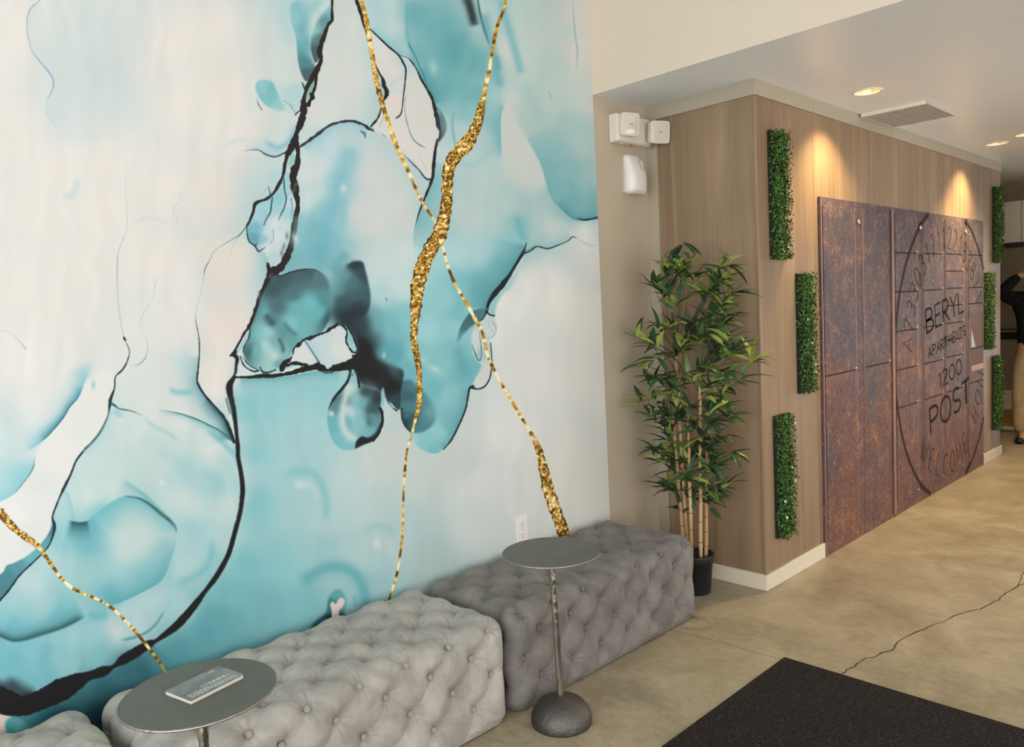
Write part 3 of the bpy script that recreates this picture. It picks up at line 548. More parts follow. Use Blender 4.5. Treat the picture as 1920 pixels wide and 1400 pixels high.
    line([(566, 205, 3), (557, 211, 2.4), (553, 216, 1.8)], NAVY, 1.5, .2)
    region([(548, 283), (552, 292), (552, 308), (545, 312), (540, 318), (537, 314), (541, 300)], [(546, 300, (140, 195, 195)), (542, 312, (190, 215, 212))], 1.4)
    # thick brown-black right branch
    line([(556, 270, 9), (558, 290, 8), (557, 306, 10), (552, 318, 15), (549, 332, 13), (551, 347, 14), (554, 362, 12), (557, 378, 8.5), (557, 392, 8), (554, 406, 10), (551, 425, 11), (548, 445, 11), (544, 463, 12), (538, 480, 13), (530, 495, 13), (522, 505, 15), (512, 511, 20), (504, 522, 15), (497, 537, 11), (488, 556, 10), (481, 576, 9), (476, 591, 8), (467, 611, 7), (458, 624, 5), (449, 640, 4.4), (442, 653, 4.4), (437, 664, 8)], C3((34, 29, 28)), 1.5, .30)
    line([(501, 494, 5), (504, 505, 9), (511, 512, 13)], C3((34, 29, 28)), 1.5, .2)
    line([(431, 667, 3), (436, 664, 6), (441, 660, 6)], INK, 1.5, .4)
    for x, y in ((547, 350), (549, 335), (545, 450), (537, 470), (532, 482), (507, 527), (486, 563), (484, 570)): blob(x, y, 3.2, 7, (96, 112, 112), .75, .2)
    soft([(556, 396), (556, 420), (553, 445), (545, 470)], 10, C3((150, 200, 208)), .45)
    blob(559, 455, 5, 9, (216, 222, 222), .8)
    # ------------------------------------------------ pale lens right of the crack
    soft([(662, 268), (650, 310), (632, 360), (615, 420), (602, 470)], 17, C3((120, 184, 202)), .6, .12)
    soft([(640, 340), (645, 380), (635, 440), (625, 480)], 10, C3((124, 186, 200)), .5, .2)
    blob(638, 353, 7, 10, (208, 218, 220), .8); blob(690, 380, 34, 90, (208, 214, 213), .7, .1); blob(588, 340, 18, 50, (206, 217, 219), .5)
    wash([(562, 274), (575, 266), (589, 256), (610, 240), (626, 232), (649, 227), (667, 229), (683, 235), (694, 243)], 1, 13, C3((120, 184, 204)), .7, .05)
    line([(560, 276, 4), (575, 266, 5.5), (589, 256, 5), (610, 240, 4.4), (626, 232, 4.4), (649, 227, 5), (667, 229, 4.4), (683, 235, 4), (692, 242, 5), (708, 247, 2.6), (722, 256, 1.4)], C3((44, 48, 58)), 1.5, .45)
    line([(676, 246, 3), (683, 251, 4), (684, 258, 2)], C3((60, 90, 105)), 1.6, .2, .8)
    wash([(722, 256, .3), (745, 278), (760, 296), (775, 312)], 1, 16, C3((190, 211, 214)), .5, .2)
    # ------------------------------------------------ white shards under the thin gold vein
    region([(692, 56), (710, 72), (728, 90), (744, 103), (765, 110), (779, 128), (790, 151), (806, 178), (812, 194), (818, 217), (823, 242), (820, 262), (815, 286), (811, 318), (808, 336), (798, 332), (780, 312, 6), (760, 290, 6), (740, 270, 6), (720, 255, 4), (700, 245), (707, 222), (714, 203), (720, 190), (725, 175), (720, 162), (716, 148), (708, 132), (701, 116), (697, 90)],
           [(720, 100, (216, 217, 215)), (740, 140, (217, 216, 214)), (740, 200, (223, 215, 210)), (790, 220, (213, 214, 211)), (780, 160, (211, 214, 212)), (770, 270, (218, 216, 213)), (720, 230, (213, 217, 216)), (800, 310, (216, 217, 214)), (735, 160, (205, 214, 217)), (765, 125, (190, 212, 215))], 1.6)
    wash([(693, 54, .6), (710, 71), (729, 89), (745, 102), (754, 108)], -1, 14, C3((132, 192, 202)), .7, .08)
    line([(692, 54, 2.4), (710, 71, 3), (729, 89, 3.2), (745, 102, 3.4), (754, 116, 3.4), (760, 130, 3.2), (759, 150, 2.4), (756, 178, 2.2), (752, 210, 2), (745, 220, 2.4), (740, 221, 1)], C3((22, 36, 54)), 1.5, .2)
    line([(757, 140, 1), (747, 148, 1.2), (735, 156, 1.2), (727, 170, .8)], C3((140, 180, 200)), 2.2, .2, .6)
    line([(760, 180, 1), (758, 201, 1.4), (761, 224, 1.6), (770, 254, 2), (783, 270, 2.4), (797, 277, 1)], C3((70, 120, 150)), 1.8, .2, .75)
    line([(756, 290, .8), (772, 306, 2.2), (784, 318, 2.4), (798, 335, 3), (810, 336, 4)], C3((34, 60, 84)), 1.6, .2, .9)
    line([(783, 286, .7), (795, 310, 1), (800, 322, .8)], C3((120, 160, 180)), 1.6, .2, .6)
    line([(711, 238, 1.2), (717, 222, 1.2), (720, 210, .8)], C3((90, 130, 150)), 1.6, .2, .7)
    line([(600, -320, 3), (622, -210, 4), (640, -110, 5), (656, -40, 6), (672, 14, 6.5), (678, 32, 6), (685, 55, 5), (690, 75, 3)], C3((26, 28, 33)), 1.5, .35)
    line([(700, 112, 1.6), (704, 124, 3.2), (709, 134, 3.4), (716, 148, 6), (720, 162, 6.5), (725, 174, 8), (718, 190, 3), (714, 203, 2.6), (708, 221, 3.4), (694, 238, 3.2)], C3((24, 27, 33)), 1.5, .5)
    # teal column right of the shards
    soft([(764, 0), (762, 40), (763, 80), (770, 100)], 5, C3((120, 182, 192)), .5)
    wash([(762, 0), (762, 50), (765, 78), (775, 108), (795, 150), (812, 190)], -1, 40, C3((104, 172, 182)), .55, .04, 6)
    line([(765, 78, 1), (768, 88, 2.4), (775, 100, 1.6), (785, 122, 2), (793, 140, 2), (798, 152, 1.2)], C3((40, 105, 122)), 1.8, .2, .8)
    wash([(779, 128, .4), (790, 151), (806, 178), (815, 200)], -1, 12, C3((60, 130, 145)), .7, .1)
    region([(814, 198), (825, 207), (833, 222), (837, 236), (834, 250), (826, 262), (821, 266), (824, 245), (819, 222)], [(822, 212, (95, 150, 160)), (830, 230, (66, 100, 110)), (830, 252, (40, 52, 58)), (823, 240, (34, 44, 50)), (828, 240, (84, 120, 128))], 2)
    line([(748, 104, 1.2), (765, 110, 1.4), (779, 128, 2.2), (790, 151, 3.2), (806, 178, 4.4), (812, 194, 6), (817, 214, 7), (821, 235, 7), (825, 248, 5), (822, 262, 4)], C3((24, 28, 34)), 1.5, .4)
    wash([(811, 300, .4), (810, 336), (800, 361), (791, 382), (784, 402), (778, 423), (775, 445, .6), (775, 470, .3)], -1, 34, C3((108, 176, 188)), .75, .06, 2)
    line([(819, 262, 4), (815, 286, 6), (812, 312, 6.5), (810, 334, 5), (800, 361, 4), (791, 382, 3), (784, 402, 2), (778, 423, 1)], C3((26, 30, 38)), 1.5, .3)
    blob(822, 125, 7, 12, (176, 208, 210), .7); blob(799, 124, 3, 4, (205, 222, 222), .7); blob(850, 250, 16, 40, (176, 207, 211), .5)
    soft([(850, 200), (847, 231), (850, 258), (856, 278), (870, 300)], 3, C3((110, 176, 188)), .65)
    soft([(858, 300), (885, 310), (905, 295), (915, 270)], 9, C3((150, 197, 203)), .4)
    # top dark accents
    soft([(868, -15), (878, 8), (885, 30), (890, 52)], 9, C3((44, 62, 66)), .9, .12)
    soft([(876, -10), (882, 20), (888, 44)], 5, C3((34, 46, 50)), .7, .15)
    line([(894, -12, 3), (897, 14, 3.5), (902, 36, 5), (909, 60, 5), (916, 82, 2)], C3((44, 92, 100)), 4, .1, .9)
    soft([(905, 20), (912, 50), (922, 90), (930, 130), (938, 170)], 9, C3((100, 172, 184)), .7, .1)
    soft([(936, -10), (944, 25), (955, 60), (966, 100), (978, 145)], 8, C3((118, 184, 196)), .8, .1)
    soft([(930, 100), (934, 135)], 6, C3((90, 160, 175)), .6)
    soft([(980, 145), (1000, 200), (1020, 240)], 14, C3((160, 197, 200)), .5)
    line([(1073, 5, 1), (1075, 34, 2), (1078, 68, 3), (1082, 98, 2.4), (1080, 130, 1)], C3((122, 180, 188)), 3, .1, .7)
    line([(1028, 172, 1), (1032, 180, 1.4), (1030, 187, 1)], C3((95, 130, 138)), 1.4, 0, .8)
    region([(937, 240, 3), (938, 215, 3), (944, 197), (952, 191, 3), (962, 205, 8), (972, 232, 8), (988, 258, 6), (1005, 290, 4), (1015, 312, 4), (1022, 345, 8), (1000, 360, 16), (960, 345, 16), (942, 320, 10), (939, 280, 5)], [(960, 260, (207, 211, 208)), (990, 310, (206, 212, 208)), (955, 210, (205, 212, 210)), (960, 330, (200, 210, 208))], 5, .9)
    wash([(939, 300, .3), (938, 270), (937, 235), (940, 208), (946, 195)], -1, 12, C3((108, 178, 190)), .75, .1)
    # edge of the teal drape at the right
    wash([(985, 256, .3), (1005, 290, .7), (1016, 312), (1024, 341), (1035, 373), (1054, 394), (1074, 410), (1095, 413), (1125, 409)], -1, 42, C3((112, 176, 184)), .8, .04, 2.5)
    wash([(1040, 378, .5), (1056, 395), (1076, 411), (1096, 412), (1125, 408)], -1, 12, C3((74, 146, 156)), .7, .1)
    line([(1082, 409, 1), (1093, 412, 3), (1106, 411, 3), (1122, 407, 3.4)], NAVY, 1.8, .2)
    soft([(1060, 330), (1075, 360), (1085, 395)], 9, C3((118, 178, 186)), .6)
    # ------------------------------------------------ big teal body
    region([(978, 430, 30), (986, 457, 3), (981, 474), (971, 488), (955, 515), (939, 536), (923, 555), (914, 570), (912, 584), (900, 600), (888, 618, 2), (884, 640), (886, 662), (894, 676, 3), (902, 684, 3), (898, 696, 3), (890, 710), (884, 722), (880, 727), (877, 740), (872, 767), (859, 798), (844, 826), (828, 844), (811, 850), (787, 840), (775, 827), (764, 805), (754, 787), (752, 764), (742, 745, 5), (700, 730, 14), (660, 690, 10), (655, 640, 10), (670, 590, 16), (690, 540, 24), (720, 500, 34), (790, 470, 34), (850, 455, 34), (920, 440, 34)], MID, 2.2)
    wash([(986, 457), (981, 474), (971, 488), (955, 515), (939, 536), (923, 555), (914, 570), (911, 584)], 1, 26, C3((70, 138, 150)), .7, .05, 1.5)
    region([(984, 474), (972, 490), (956, 517), (941, 537), (924, 557), (916, 571), (915, 583), (926, 592), (930, 572, 3), (944, 549, 4), (958, 537, 4), (976, 500, 5)], [(925, 570, (150, 201, 208)), (950, 535, (170, 206, 210)), (970, 505, (188, 211, 213))], 2)
    line([(986, 456, 2), (983, 468, 4), (979, 476, 6), (971, 488, 5), (955, 515, 6), (941, 534, 10), (925, 553, 9), (915, 569, 6), (912, 584, 4)], C3((22, 32, 38)), 2.0, .15)
    wash([(981, 474, .6), (994, 469), (1006, 462), (1026, 466), (1047, 459), (1065, 451), (1074, 444)], -1, 13, C3((136, 192, 199)), .7, .08)
    line([(979, 476, 3), (994, 470, 3), (1006, 462, 2.6), (1026, 466, 2.4), (1047, 459, 1.8), (1065, 451, 1.8), (1072, 444, 2), (1080, 446, 1.2)], C3((28, 62, 74)), 1.5, .2)
    line([(986, 470, 1.4), (998, 464, 1.2)], C3((28, 62, 74)), 1.5, .2, .8)
    soft([(1080, 446), (1100, 458), (1122, 462)], 2, C3((180, 200, 200)), .6)
    soft([(968, 400), (975, 430), (984, 460)], 7, C3((110, 176, 186)), .55)
    # ear shaped swirl
    region([(914, 578), (896, 579), (880, 587), (867, 604), (859, 623), (857, 640, 4), (864, 632, 4), (878, 616, 3), (894, 604), (906, 595)], [(900, 586, (80, 122, 130)), (880, 595, (62, 100, 108)), (865, 615, (66, 110, 118)), (860, 635, (92, 150, 160))], 2)
    soft([(858, 640), (862, 670), (872, 695), (886, 708)], 12, C3((96, 164, 174)), .6)
    region([(896, 604), (906, 596), (913, 588), (924, 591), (929, 602), (931, 616), (927, 630), (917, 637), (919, 650), (921, 668), (921, 690), (916, 710), (907, 723), (896, 728), (889, 725), (889, 716), (893, 706), (900, 696), (903, 684), (897, 676), (888, 662), (883, 645), (885, 622)],
           [(900, 640, (203, 217, 218)), (915, 605, (190, 212, 217)), (890, 645, (205, 217, 217)), (908, 690, (210, 214, 212)), (900, 715, (212, 216, 213)), (925, 615, (208, 215, 214)), (890, 660, (215, 218, 216)), (912, 660, (176, 205, 211)), (897, 665, (150, 190, 200))], 1.8)
    line([(911, 584, 4), (918, 590, 3), (926, 592, 3)], NAVY, 1.5, .2)
    line([(911, 585, 3.4), (906, 596, 2.4), (898, 602, 2)], NAVY, 1.5, .2, .9)
    line([(919, 643, 2), (921, 665, 2), (921, 690, 2.4), (917, 710, 2.6), (908, 724, 2.8), (895, 729, 3), (883, 726, 5)], C3((26, 54, 64)), 1.5, .2)
    line([(884, 645, 1.2), (889, 660, 2), (895, 674, 2.4), (900, 674, 2), (902, 660, 1.6), (900, 640, 1.4), (898, 622, 1)], C3((50, 100, 115)), 1.5, .2, .9)
    line([(887, 622, 1), (893, 612, 1), (897, 618, 1), (899, 628, 1.2)], C3((120, 165, 178)), 1.5, .2, .7)
    line([(922, 602, 1.4), (928, 612, 1.6), (929, 622, 1.4), (922, 632, 1.4), (912, 632, 1), (906, 622, 1)], C3((110, 160, 175)), 1.5, .2, .75)
    line([(915, 600, 1), (917, 612, 1.2), (924, 622, 1.2)], C3((130, 175, 190)), 1.5, .2, .6)
    # finger edge and dark pocket
    wash([(880, 727), (877, 740), (872, 767), (859, 798), (844, 826), (829, 844)], 1, 14, C3((84, 152, 163)), .7, .05, 1.5)
    line([(886, 724, 5), (880, 727, 4), (877, 742, 3.4), (872, 767, 3.2), (859, 798, 3.4), (845, 825, 3.2), (831, 842, 1.6)], C3((22, 40, 48)), 1.8, .15)
    region([(752, 714), (768, 712, 5), (786, 728, 6), (802, 746, 8), (814, 768, 8), (814, 790, 4), (802, 804, 3), (786, 811), (770, 809), (757, 796), (752, 772), (751, 740)], [(765, 740, (58, 98, 106)), (790, 760, (84, 140, 150)), (802, 785, (80, 138, 147)), (775, 792, (52, 88, 95)), (760, 790, (34, 58, 64)), (768, 762, (78, 126, 136)), (790, 802, (74, 132, 141)), (775, 720, (74, 124, 134)), (810, 775, (104, 166, 175))], 3)
    soft([(757, 772), (768, 780), (780, 776), (788, 765)], 5, C3((50, 84, 92)), .6)
    line([(752, 765, 3), (754, 787, 3.4), (764, 804, 3), (774, 812, 1.6)], C3((28, 44, 50)), 1.6, .2)
    blob(765, 780, 6, 5, (110, 165, 173), .4); blob(814, 684, 12, 5, (205, 219, 217), .75, .5); blob(794, 668, 8, 7, (190, 213, 213), .6); blob(717, 661, 3, 6, (200, 220, 222), .8)
    blob(724, 564, 7, 7, (195, 211, 213), .7); line([(721, 560, 1.6), (725, 560, 1.6), (723, 566, 1.4)], C3((70, 90, 100)), 1.3, .3, .7)
    # ------------------------------------------------ dark cloud and window shapes
    blob(600, 470, 40, 24, (110, 178, 190), .5)
    soft([(655, 470), (636, 490), (622, 515)], 14, C3((96, 158, 170)), .6)
    region([(640, 505, 14), (655, 493, 3), (678, 491, 3), (684, 505, 3), (690, 530, 3), (694, 556, 3), (690, 582, 4), (676, 600, 7), (662, 612, 8), (645, 606, 8), (628, 590, 10), (625, 560, 12), (630, 530, 12)],
           [(665, 498, (38, 56, 62)), (648, 520, (98, 146, 154)), (681, 520, (48, 76, 83)), (686, 560, (62, 92, 99)), (666, 560, (62, 98, 106)), (645, 570, (54, 88, 96)), (650, 602, (24, 33, 37)), (675, 594, (38, 56, 62)), (633, 545, (92, 144, 154)), (664, 532, (74, 114, 122)), (670, 580, (44, 66, 72))], 3)
    blob(668, 500, 1, 1, (90, 134, 142), .7); blob(634, 580, 20, 30, (56, 92, 100), .6, 0, 2.4)
    soft([(655, 495), (668, 493), (679, 496)], 5, C3((34, 52, 58)), .7)
    soft([(640, 500), (628, 530), (624, 560)], 14, C3((96, 152, 162)), .6)
    region([(512, 516), (527, 517), (545, 510), (570, 505), (590, 506), (605, 514, 3), (614, 525, 5), (620, 545, 6), (623, 570, 8), (621, 592, 8), (612, 608, 3), (600, 624), (570, 638), (552, 650), (541, 672), (530, 682), (515, 693), (500, 697), (485, 694), (470, 686), (460, 673), (455, 657), (462, 638), (470, 615), (482, 580), (492, 550), (503, 530)],
           [(530, 530, (64, 92, 98)), (570, 522, (78, 112, 119)), (600, 530, (84, 118, 125)), (550, 552, (76, 116, 124)), (610, 565, (84, 144, 152)), (510, 548, (56, 86, 92)), (580, 572, (112, 188, 195)), (600, 592, (112, 186, 192)), (556, 582, (108, 176, 183)), (520, 578, (74, 112, 118)), (490, 590, (104, 168, 175)), (480, 622, (125, 190, 196)), (508, 604, (84, 128, 133)), (500, 624, (150, 204, 207)), (497, 652, (165, 209, 209)), (530, 624, (96, 148, 154)), (545, 606, (128, 194, 200)), (566, 612, (112, 178, 185)), (532, 652, (128, 184, 188)), (478, 660, (118, 178, 183)), (464, 662, (60, 104, 110)), (520, 680, (104, 158, 163)), (508, 690, (160, 205, 205)), (512, 668, (188, 213, 208)), (612, 600, (56, 96, 102)), (515, 640, (120, 176, 180)), (545, 640, (98, 160, 166))], 1.8)
    soft([(494, 586), (505, 600), (517, 612)], 6, C3((58, 90, 95)), .85, .3)
    soft([(528, 600), (542, 618), (560, 632)], 5, C3((64, 108, 114)), .6)
    soft([(520, 630), (530, 652), (528, 665)], 4, C3((50, 88, 93)), .7)
    line([(512, 514, 3), (527, 517, 3.4), (545, 510, 3), (570, 505, 2.4), (590, 506, 1.6), (606, 514, .8)], C3((34, 44, 48)), 1.8, .2)
    wash([(514, 516), (527, 518), (545, 512), (570, 507), (592, 508)], 1, 20, C3((54, 78, 84)), .6, .1)
    wash([(495, 545), (484, 578), (470, 614), (462, 640)], -1, 8, C3((74, 120, 126)), .6, .1)
    line([(468, 614, 3), (466, 632, 3), (458, 645, 3), (455, 660, 2)], C3((30, 60, 66)), 1.5, .2, .9)
    region([(466, 618), (464, 634), (456, 648), (448, 660), (444, 658), (452, 642)], [(455, 645, (160, 205, 208))], 1.4)
    # pale strip under the bulb
    region([(449, 664), (451, 680), (444, 698), (442, 704), (468, 703), (512, 701), (541, 697), (565, 691), (574, 689), (560, 685), (545, 689), (530, 692), (512, 699), (492, 698), (470, 690), (458, 678)], [(450, 695, (208, 221, 221)), (500, 700, (200, 217, 218)), (550, 690, (212, 221, 220))], 1.5)
    for pts in ([(450, 668, 2), (455, 682, 2.6), (464, 691, 3), (476, 696, 4), (484, 694, 3)], [(455, 670, 2), (466, 684, 1.6), (480, 692, 1.4)], [(487, 688, 2), (492, 697, 3), (503, 698, 3.4), (516, 693, 3)]): line(pts, C3((30, 62, 68)), 1.5, .4)
    # window (two white panes)
    blob(640, 600, 24, 16, (34, 50, 56), .85); blob(664, 604, 20, 22, (30, 40, 45), .9); blob(680, 650, 20, 30, (24, 28, 31), .95)
    region([(569, 636), (580, 635), (590, 631), (606, 625), (618, 618), (631, 610), (641, 613), (649, 623), (648, 640), (653, 650), (659, 660), (671, 661), (670, 669), (658, 678), (639, 680), (629, 683), (614, 690), (607, 690), (600, 682), (595, 684), (575, 684), (561, 681), (541, 679), (549, 664), (551, 652), (561, 645)], [(560, 665, (214, 221, 220)), (630, 650, (216, 221, 219)), (600, 640, (190, 214, 219)), (610, 670, (196, 216, 220))], 1.5, 1.0, 3)
    region([(643, 609), (651, 614), (659, 626), (666, 642), (669, 653), (662, 659), (654, 650), (649, 638), (650, 622)], [(655, 630, (140, 195, 202)), (660, 648, (165, 207, 210))], 1.4)
    OUT = C3((24, 24, 26))
    line([(541, 678, 4), (548, 665, 3), (551, 652, 4), (561, 645, 6), (569, 637, 5), (580, 634, 5.5), (590, 630, 5), (606, 624, 5), (618, 617, 5), (631, 608, 5)], OUT, 1.4, .75)
    line([(642, 608, 2), (650, 622, 3), (648, 638, 3), (653, 650, 3.4), (661, 660, 3), (671, 661, 2)], OUT, 1.4, .6)
    line([(649, 610, 2.4), (659, 626, 3), (668, 648, 3.4), (671, 658, 3)], OUT, 1.4, .3)
    line([(570, 637, 2.4), (584, 658, 2.6), (598, 680, 3)], C3((30, 66, 84)), 1.5, .2)
    wash([(570, 637), (584, 658), (598, 680)], -1, 7, C3((150, 196, 212)), .6, .1)
    line([(527, 692, 9), (533, 680, 10), (540, 676, 6)], OUT, 1.4, .6)
    line([(536, 686, 4), (548, 681, 5), (562, 682, 6), (575, 684, 4)], OUT, 1.4, .6)
    line([(439, 707, 4), (468, 707, 5), (488, 705, 8), (512, 704, 8), (541, 700, 6), (560, 694, 9), (580, 690, 11), (597, 687, 13), (614, 696, 9), (630, 688, 13), (648, 687, 17), (662, 680, 20), (674, 668, 16)], OUT, 1.5, .4)
    wash([(445, 711), (470, 711), (490, 709), (540, 706), (590, 697), (640, 697)], 1, 10, C3((90, 162, 174)), .65, .05)
    # black cloud to the right
    region([(655, 600, 10), (672, 590, 12), (688, 600, 14), (690, 640, 12), (700, 665, 8), (722, 680, 8), (748, 690, 5), (756, 700, 3), (752, 730, 3), (751, 760), (746, 768), (738, 762), (728, 756), (722, 744), (718, 726), (712, 734), (704, 728, 6), (690, 726, 10), (676, 722, 8), (670, 706), (664, 694), (652, 694), (648, 684), (668, 676), (672, 655), (666, 630, 4)],
           [(680, 650, (24, 24, 26)), (700, 700, (24, 24, 26)), (735, 720, (22, 23, 26)), (690, 610, (44, 66, 72)), (668, 690, (26, 26, 28)), (745, 750, (44, 68, 74)), (690, 720, (50, 70, 74)), (720, 700, (28, 32, 34)), (750, 700, (40, 60, 66)), (740, 690, (60, 90, 96))], 2.5)
    line([(731, 755, 3), (736, 764, 3), (743, 770, 2)], OUT, 1.4, .2)
    region([(728, 752), (735, 757), (740, 765), (735, 764)], [(735, 760, (160, 203, 207))], 1.2)
    # drop
    region([(655, 694), (651, 712), (640, 729), (627, 744), (618, 759), (613, 778), (615, 803), (624, 827), (638, 841), (653, 844), (666, 840), (682, 832), (699, 825), (710, 810), (716, 791), (715, 774), (712, 766), (714, 748), (712, 732, 4), (699, 728, 6), (680, 722, 6), (672, 716), (670, 704), (663, 693)],
           [(638, 785, (92, 168, 178)), (624, 790, (110, 184, 194)), (630, 820, (122, 192, 200)), (650, 832, (128, 196, 203)), (640, 748, (58, 102, 110)), (657, 722, (165, 207, 210)), (646, 765, (190, 215, 217)), (672, 792, (150, 200, 207)), (686, 782, (118, 183, 192)), (680, 752, (112, 176, 184)), (697, 764, (58, 84, 89)), (700, 790, (88, 146, 154)), (690, 806, (116, 182, 190)), (684, 730, (56, 76, 80)), (662, 702, (150, 200, 206)), (704, 745, (42, 56, 60)), (660, 770, (195, 216, 217)), (665, 745, (140, 192, 198)), (632, 762, (72, 128, 138))], 1.8)
    soft([(657, 715), (647, 745), (641, 775), (643, 800), (655, 818), (672, 822)], 8, C3((208, 221, 219)), .85, .08)
    soft([(668, 740), (668, 770), (676, 800), (690, 812)], 7, C3((126, 188, 197)), .6)
    soft([(696, 740), (690, 770), (692, 795), (702, 800)], 6, C3((62, 98, 104)), .6)
    region([(665, 841), (667, 828), (677, 818), (690, 820, 3), (702, 812, 4), (710, 798, 3), (716, 788), (716, 794), (710, 812), (699, 826), (682, 833)], [(690, 825, (26, 27, 30)), (672, 830, (28, 34, 38)), (708, 805, (34, 50, 54))], 2)
    line([(712, 764, 4), (716, 776, 5), (716, 792, 5), (710, 811, 4), (699, 825, 4)], OUT, 1.4, .4)
    line([(657, 692, 4), (652, 712, 4.4), (641, 728, 5.4), (629, 742, 5.5), (620, 756, 3), (616, 766, 1)], C3((28, 40, 44)), 1.6, .2)
    line([(664, 693, 2), (669, 705, 3), (672, 718, 4), (673, 726, 3)], OUT, 1.5, .2)
    line([(656, 700, 3), (661, 704, 2), (662, 698, 2)], C3((60, 110, 120)), 1.5, .2, .7)
    region([(717, 728), (720, 745), (717, 762), (713, 762), (715, 745)], [(717, 748, (140, 195, 203))], 1.4)
    blob(609, 773, 6, 5, (214, 221, 220), .9); soft([(548, 742), (575, 728), (600, 730), (615, 742)], 7, C3((140, 197, 206)), .5)
    # ------------------------------------------------ lower rings
    soft([(520, 905), (540, 888), (565, 882), (590, 890), (605, 915), (612, 955), (606, 990)], 8, C3((132, 192, 200)), .7, .2)
    blob(566, 908, 9, 8, (222, 230, 229), .75); soft([(545, 915), (566, 906), (588, 918), (596, 945)], 7, C3((188, 215, 216)), .5)
    soft([(678, 1005), (690, 992), (710, 985), (730, 992), (744, 1012)], 7, C3((150, 197, 202)), .55)
    blob(704, 1013, 8, 10, (222, 226, 224), .75); soft([(715, 1005), (728, 1020), (735, 1045)], 7, C3((196, 213, 213)), .5)
    soft([(560, 1100), (580, 1080), (605, 1066), (632, 1062), (658, 1070), (676, 1092), (684, 1125), (685, 1150)], 12, C3((94, 168, 178)), .75, .12)
    soft([(600, 1105), (625, 1092), (650, 1100), (662, 1125)], 9, C3((160, 199, 202)), .5)
    region([(606, 1160), (612, 1140), (615, 1122), (622, 1110), (632, 1104), (642, 1110), (648, 1124), (648, 1140), (640, 1160)], [(630, 1112, (96, 168, 174)), (616, 1140, (60, 118, 126)), (645, 1135, (100, 168, 175)), (620, 1160, (30, 50, 56))], 4)
    region([(618, 1133), (622, 1127), (629, 1131), (634, 1123), (641, 1120), (646, 1127), (641, 1138), (635, 1146), (634, 1170), (622, 1170), (621, 1145)], [(630, 1140, (226, 210, 203))], 2)
    soft([(580, 1180), (605, 1158), (622, 1152)], 5, C3((34, 66, 72)), .8)
    soft([(662, 1112), (668, 1140)], 4, C3((110, 172, 178)), .6)
    # ------------------------------------------------ gold veins
    ga = vnoise(PX, PY, 5.0, 31); gb = vnoise(PX, PY, 2.6, 32); gc = vnoise(PX, PY, 8.5, 33)
    rid = 1 - np.abs(2 * ga - 1) * 1.0; rid2 = 1 - np.abs(2 * gb - 1)
    gold_v = np.clip(0.45 + 0.75 * (ga - 0.5) + 0.9 * (gb - 0.5) - 1.1 * np.clip(rid - 0.80, 0, 1) * 2.2 - 0.5 * np.clip(rid2 - .8, 0, 1) * 2 + 0.35 * (gc - .5), 0, 1)
    stops = [(0.0, (52, 30, 12)), (0.22, (118, 80, 24)), (0.42, (190, 142, 46)), (0.62, (214, 172, 74)), (0.82, (240, 212, 128)), (1.0, (253, 243, 205))]
    def goldcol(v):
        xs = [s[0] for s in stops]
        return np.stack([np.interp(v, xs, [s[1][k] / 255 for s in stops]) for k in range(3)], -1).astype(f32)
    def gold(pts, seed=0):
        P = spline(pts, 5)
        w, D, S, T, A = dist(P, P[:, 2].max() / 2 + 5, attr=P[:, 2])
        hw = A / 2 * (1 + .16 * (N6[w] - .5) * 2) + (N6[w] - .5) * 1.4
        a = sst((hw - D) / 1.3 + .5)
        al = vnoise(T * 2600, D * 0 + seed * 7.3, 11.0, 40 + seed) * .6 + vnoise(T * 2600, D * 0 + 3.1, 26.0, 50 + seed) * .4
        thin = np.clip((11 - A) / 5, 0, 1)
        v = gold_v[w] * (1 - thin) + thin * np.clip(.5 + 2.1 * (al - .5) + .3 * (gb[w] - .5), 0, 1)
        v = v - .30 * sst((D / np.maximum(hw, .5) - .6) / .4) * (1 - thin) + .15
        comp(w, a, goldcol(np.clip(v, 0, 1)))
    gold([(612, -320, 7), (630, -220, 7), (648, -120, 8), (664, -50, 8), (676, 0, 8), (683, 25, 8), (688, 50, 9), (693, 80, 8), (698, 110, 9), (703, 140, 9), (708, 165, 9), (714, 188, 9), (722, 215, 8), (732, 245, 8), (745, 280, 8), (757, 305, 7), (767, 326, 6), (779, 354, 5.5), (791, 379, 5), (807, 404, 5), (818, 422, 4), (828, 455, 4.5), (837, 493, 5), (848, 523, 5.5), (858, 542, 6), (874, 569, 6), (887, 592, 6), (899, 614, 6), (906, 632, 6), (913, 664, 6), (924, 690, 6), (942, 723, 6), (957, 749, 7), (978, 784, 5), (990, 804, 6), (1002, 826, 9), (1009, 842, 12), (1014, 860, 14), (1020, 886, 19), (1026, 912, 21), (1034, 938, 21), (1042, 960, 22), (1050, 982, 22), (1056, 1000, 22)], 0)
    gold([(1040, -300, 5), (1000, -190, 5), (972, -90, 5), (957, -30, 5), (948, 0, 5), (943, 20, 6), (933, 45, 6), (926, 75, 6), (921, 105, 6), (915, 140, 7), (908, 170, 8), (905, 188, 9), (902, 197, 13), (898, 217, 17), (891, 242, 20), (875, 267, 26), (857, 288, 26), (841, 313, 22), (838, 350, 20), (837, 377, 21), (833, 404, 23), (826, 434, 27), (812, 457, 28), (800, 480, 27), (791, 503, 27), (784, 530, 26), (780, 555, 24), (778, 583, 20), (776, 608, 14), (775, 635, 11.5), (777, 650, 12), (782, 674, 11), (785, 705, 10), (786, 738, 10), (784, 764, 8), (777, 790, 5.5), (771, 816, 4.5), (763, 842, 4), (759, 874, 4.5), (756, 920, 4.5), (755, 966, 4.5), (754, 1000, 4.5), (750, 1034, 4.5), (743, 1078, 4.5), (734, 1107, 4.5), (726, 1130, 4)], 1)
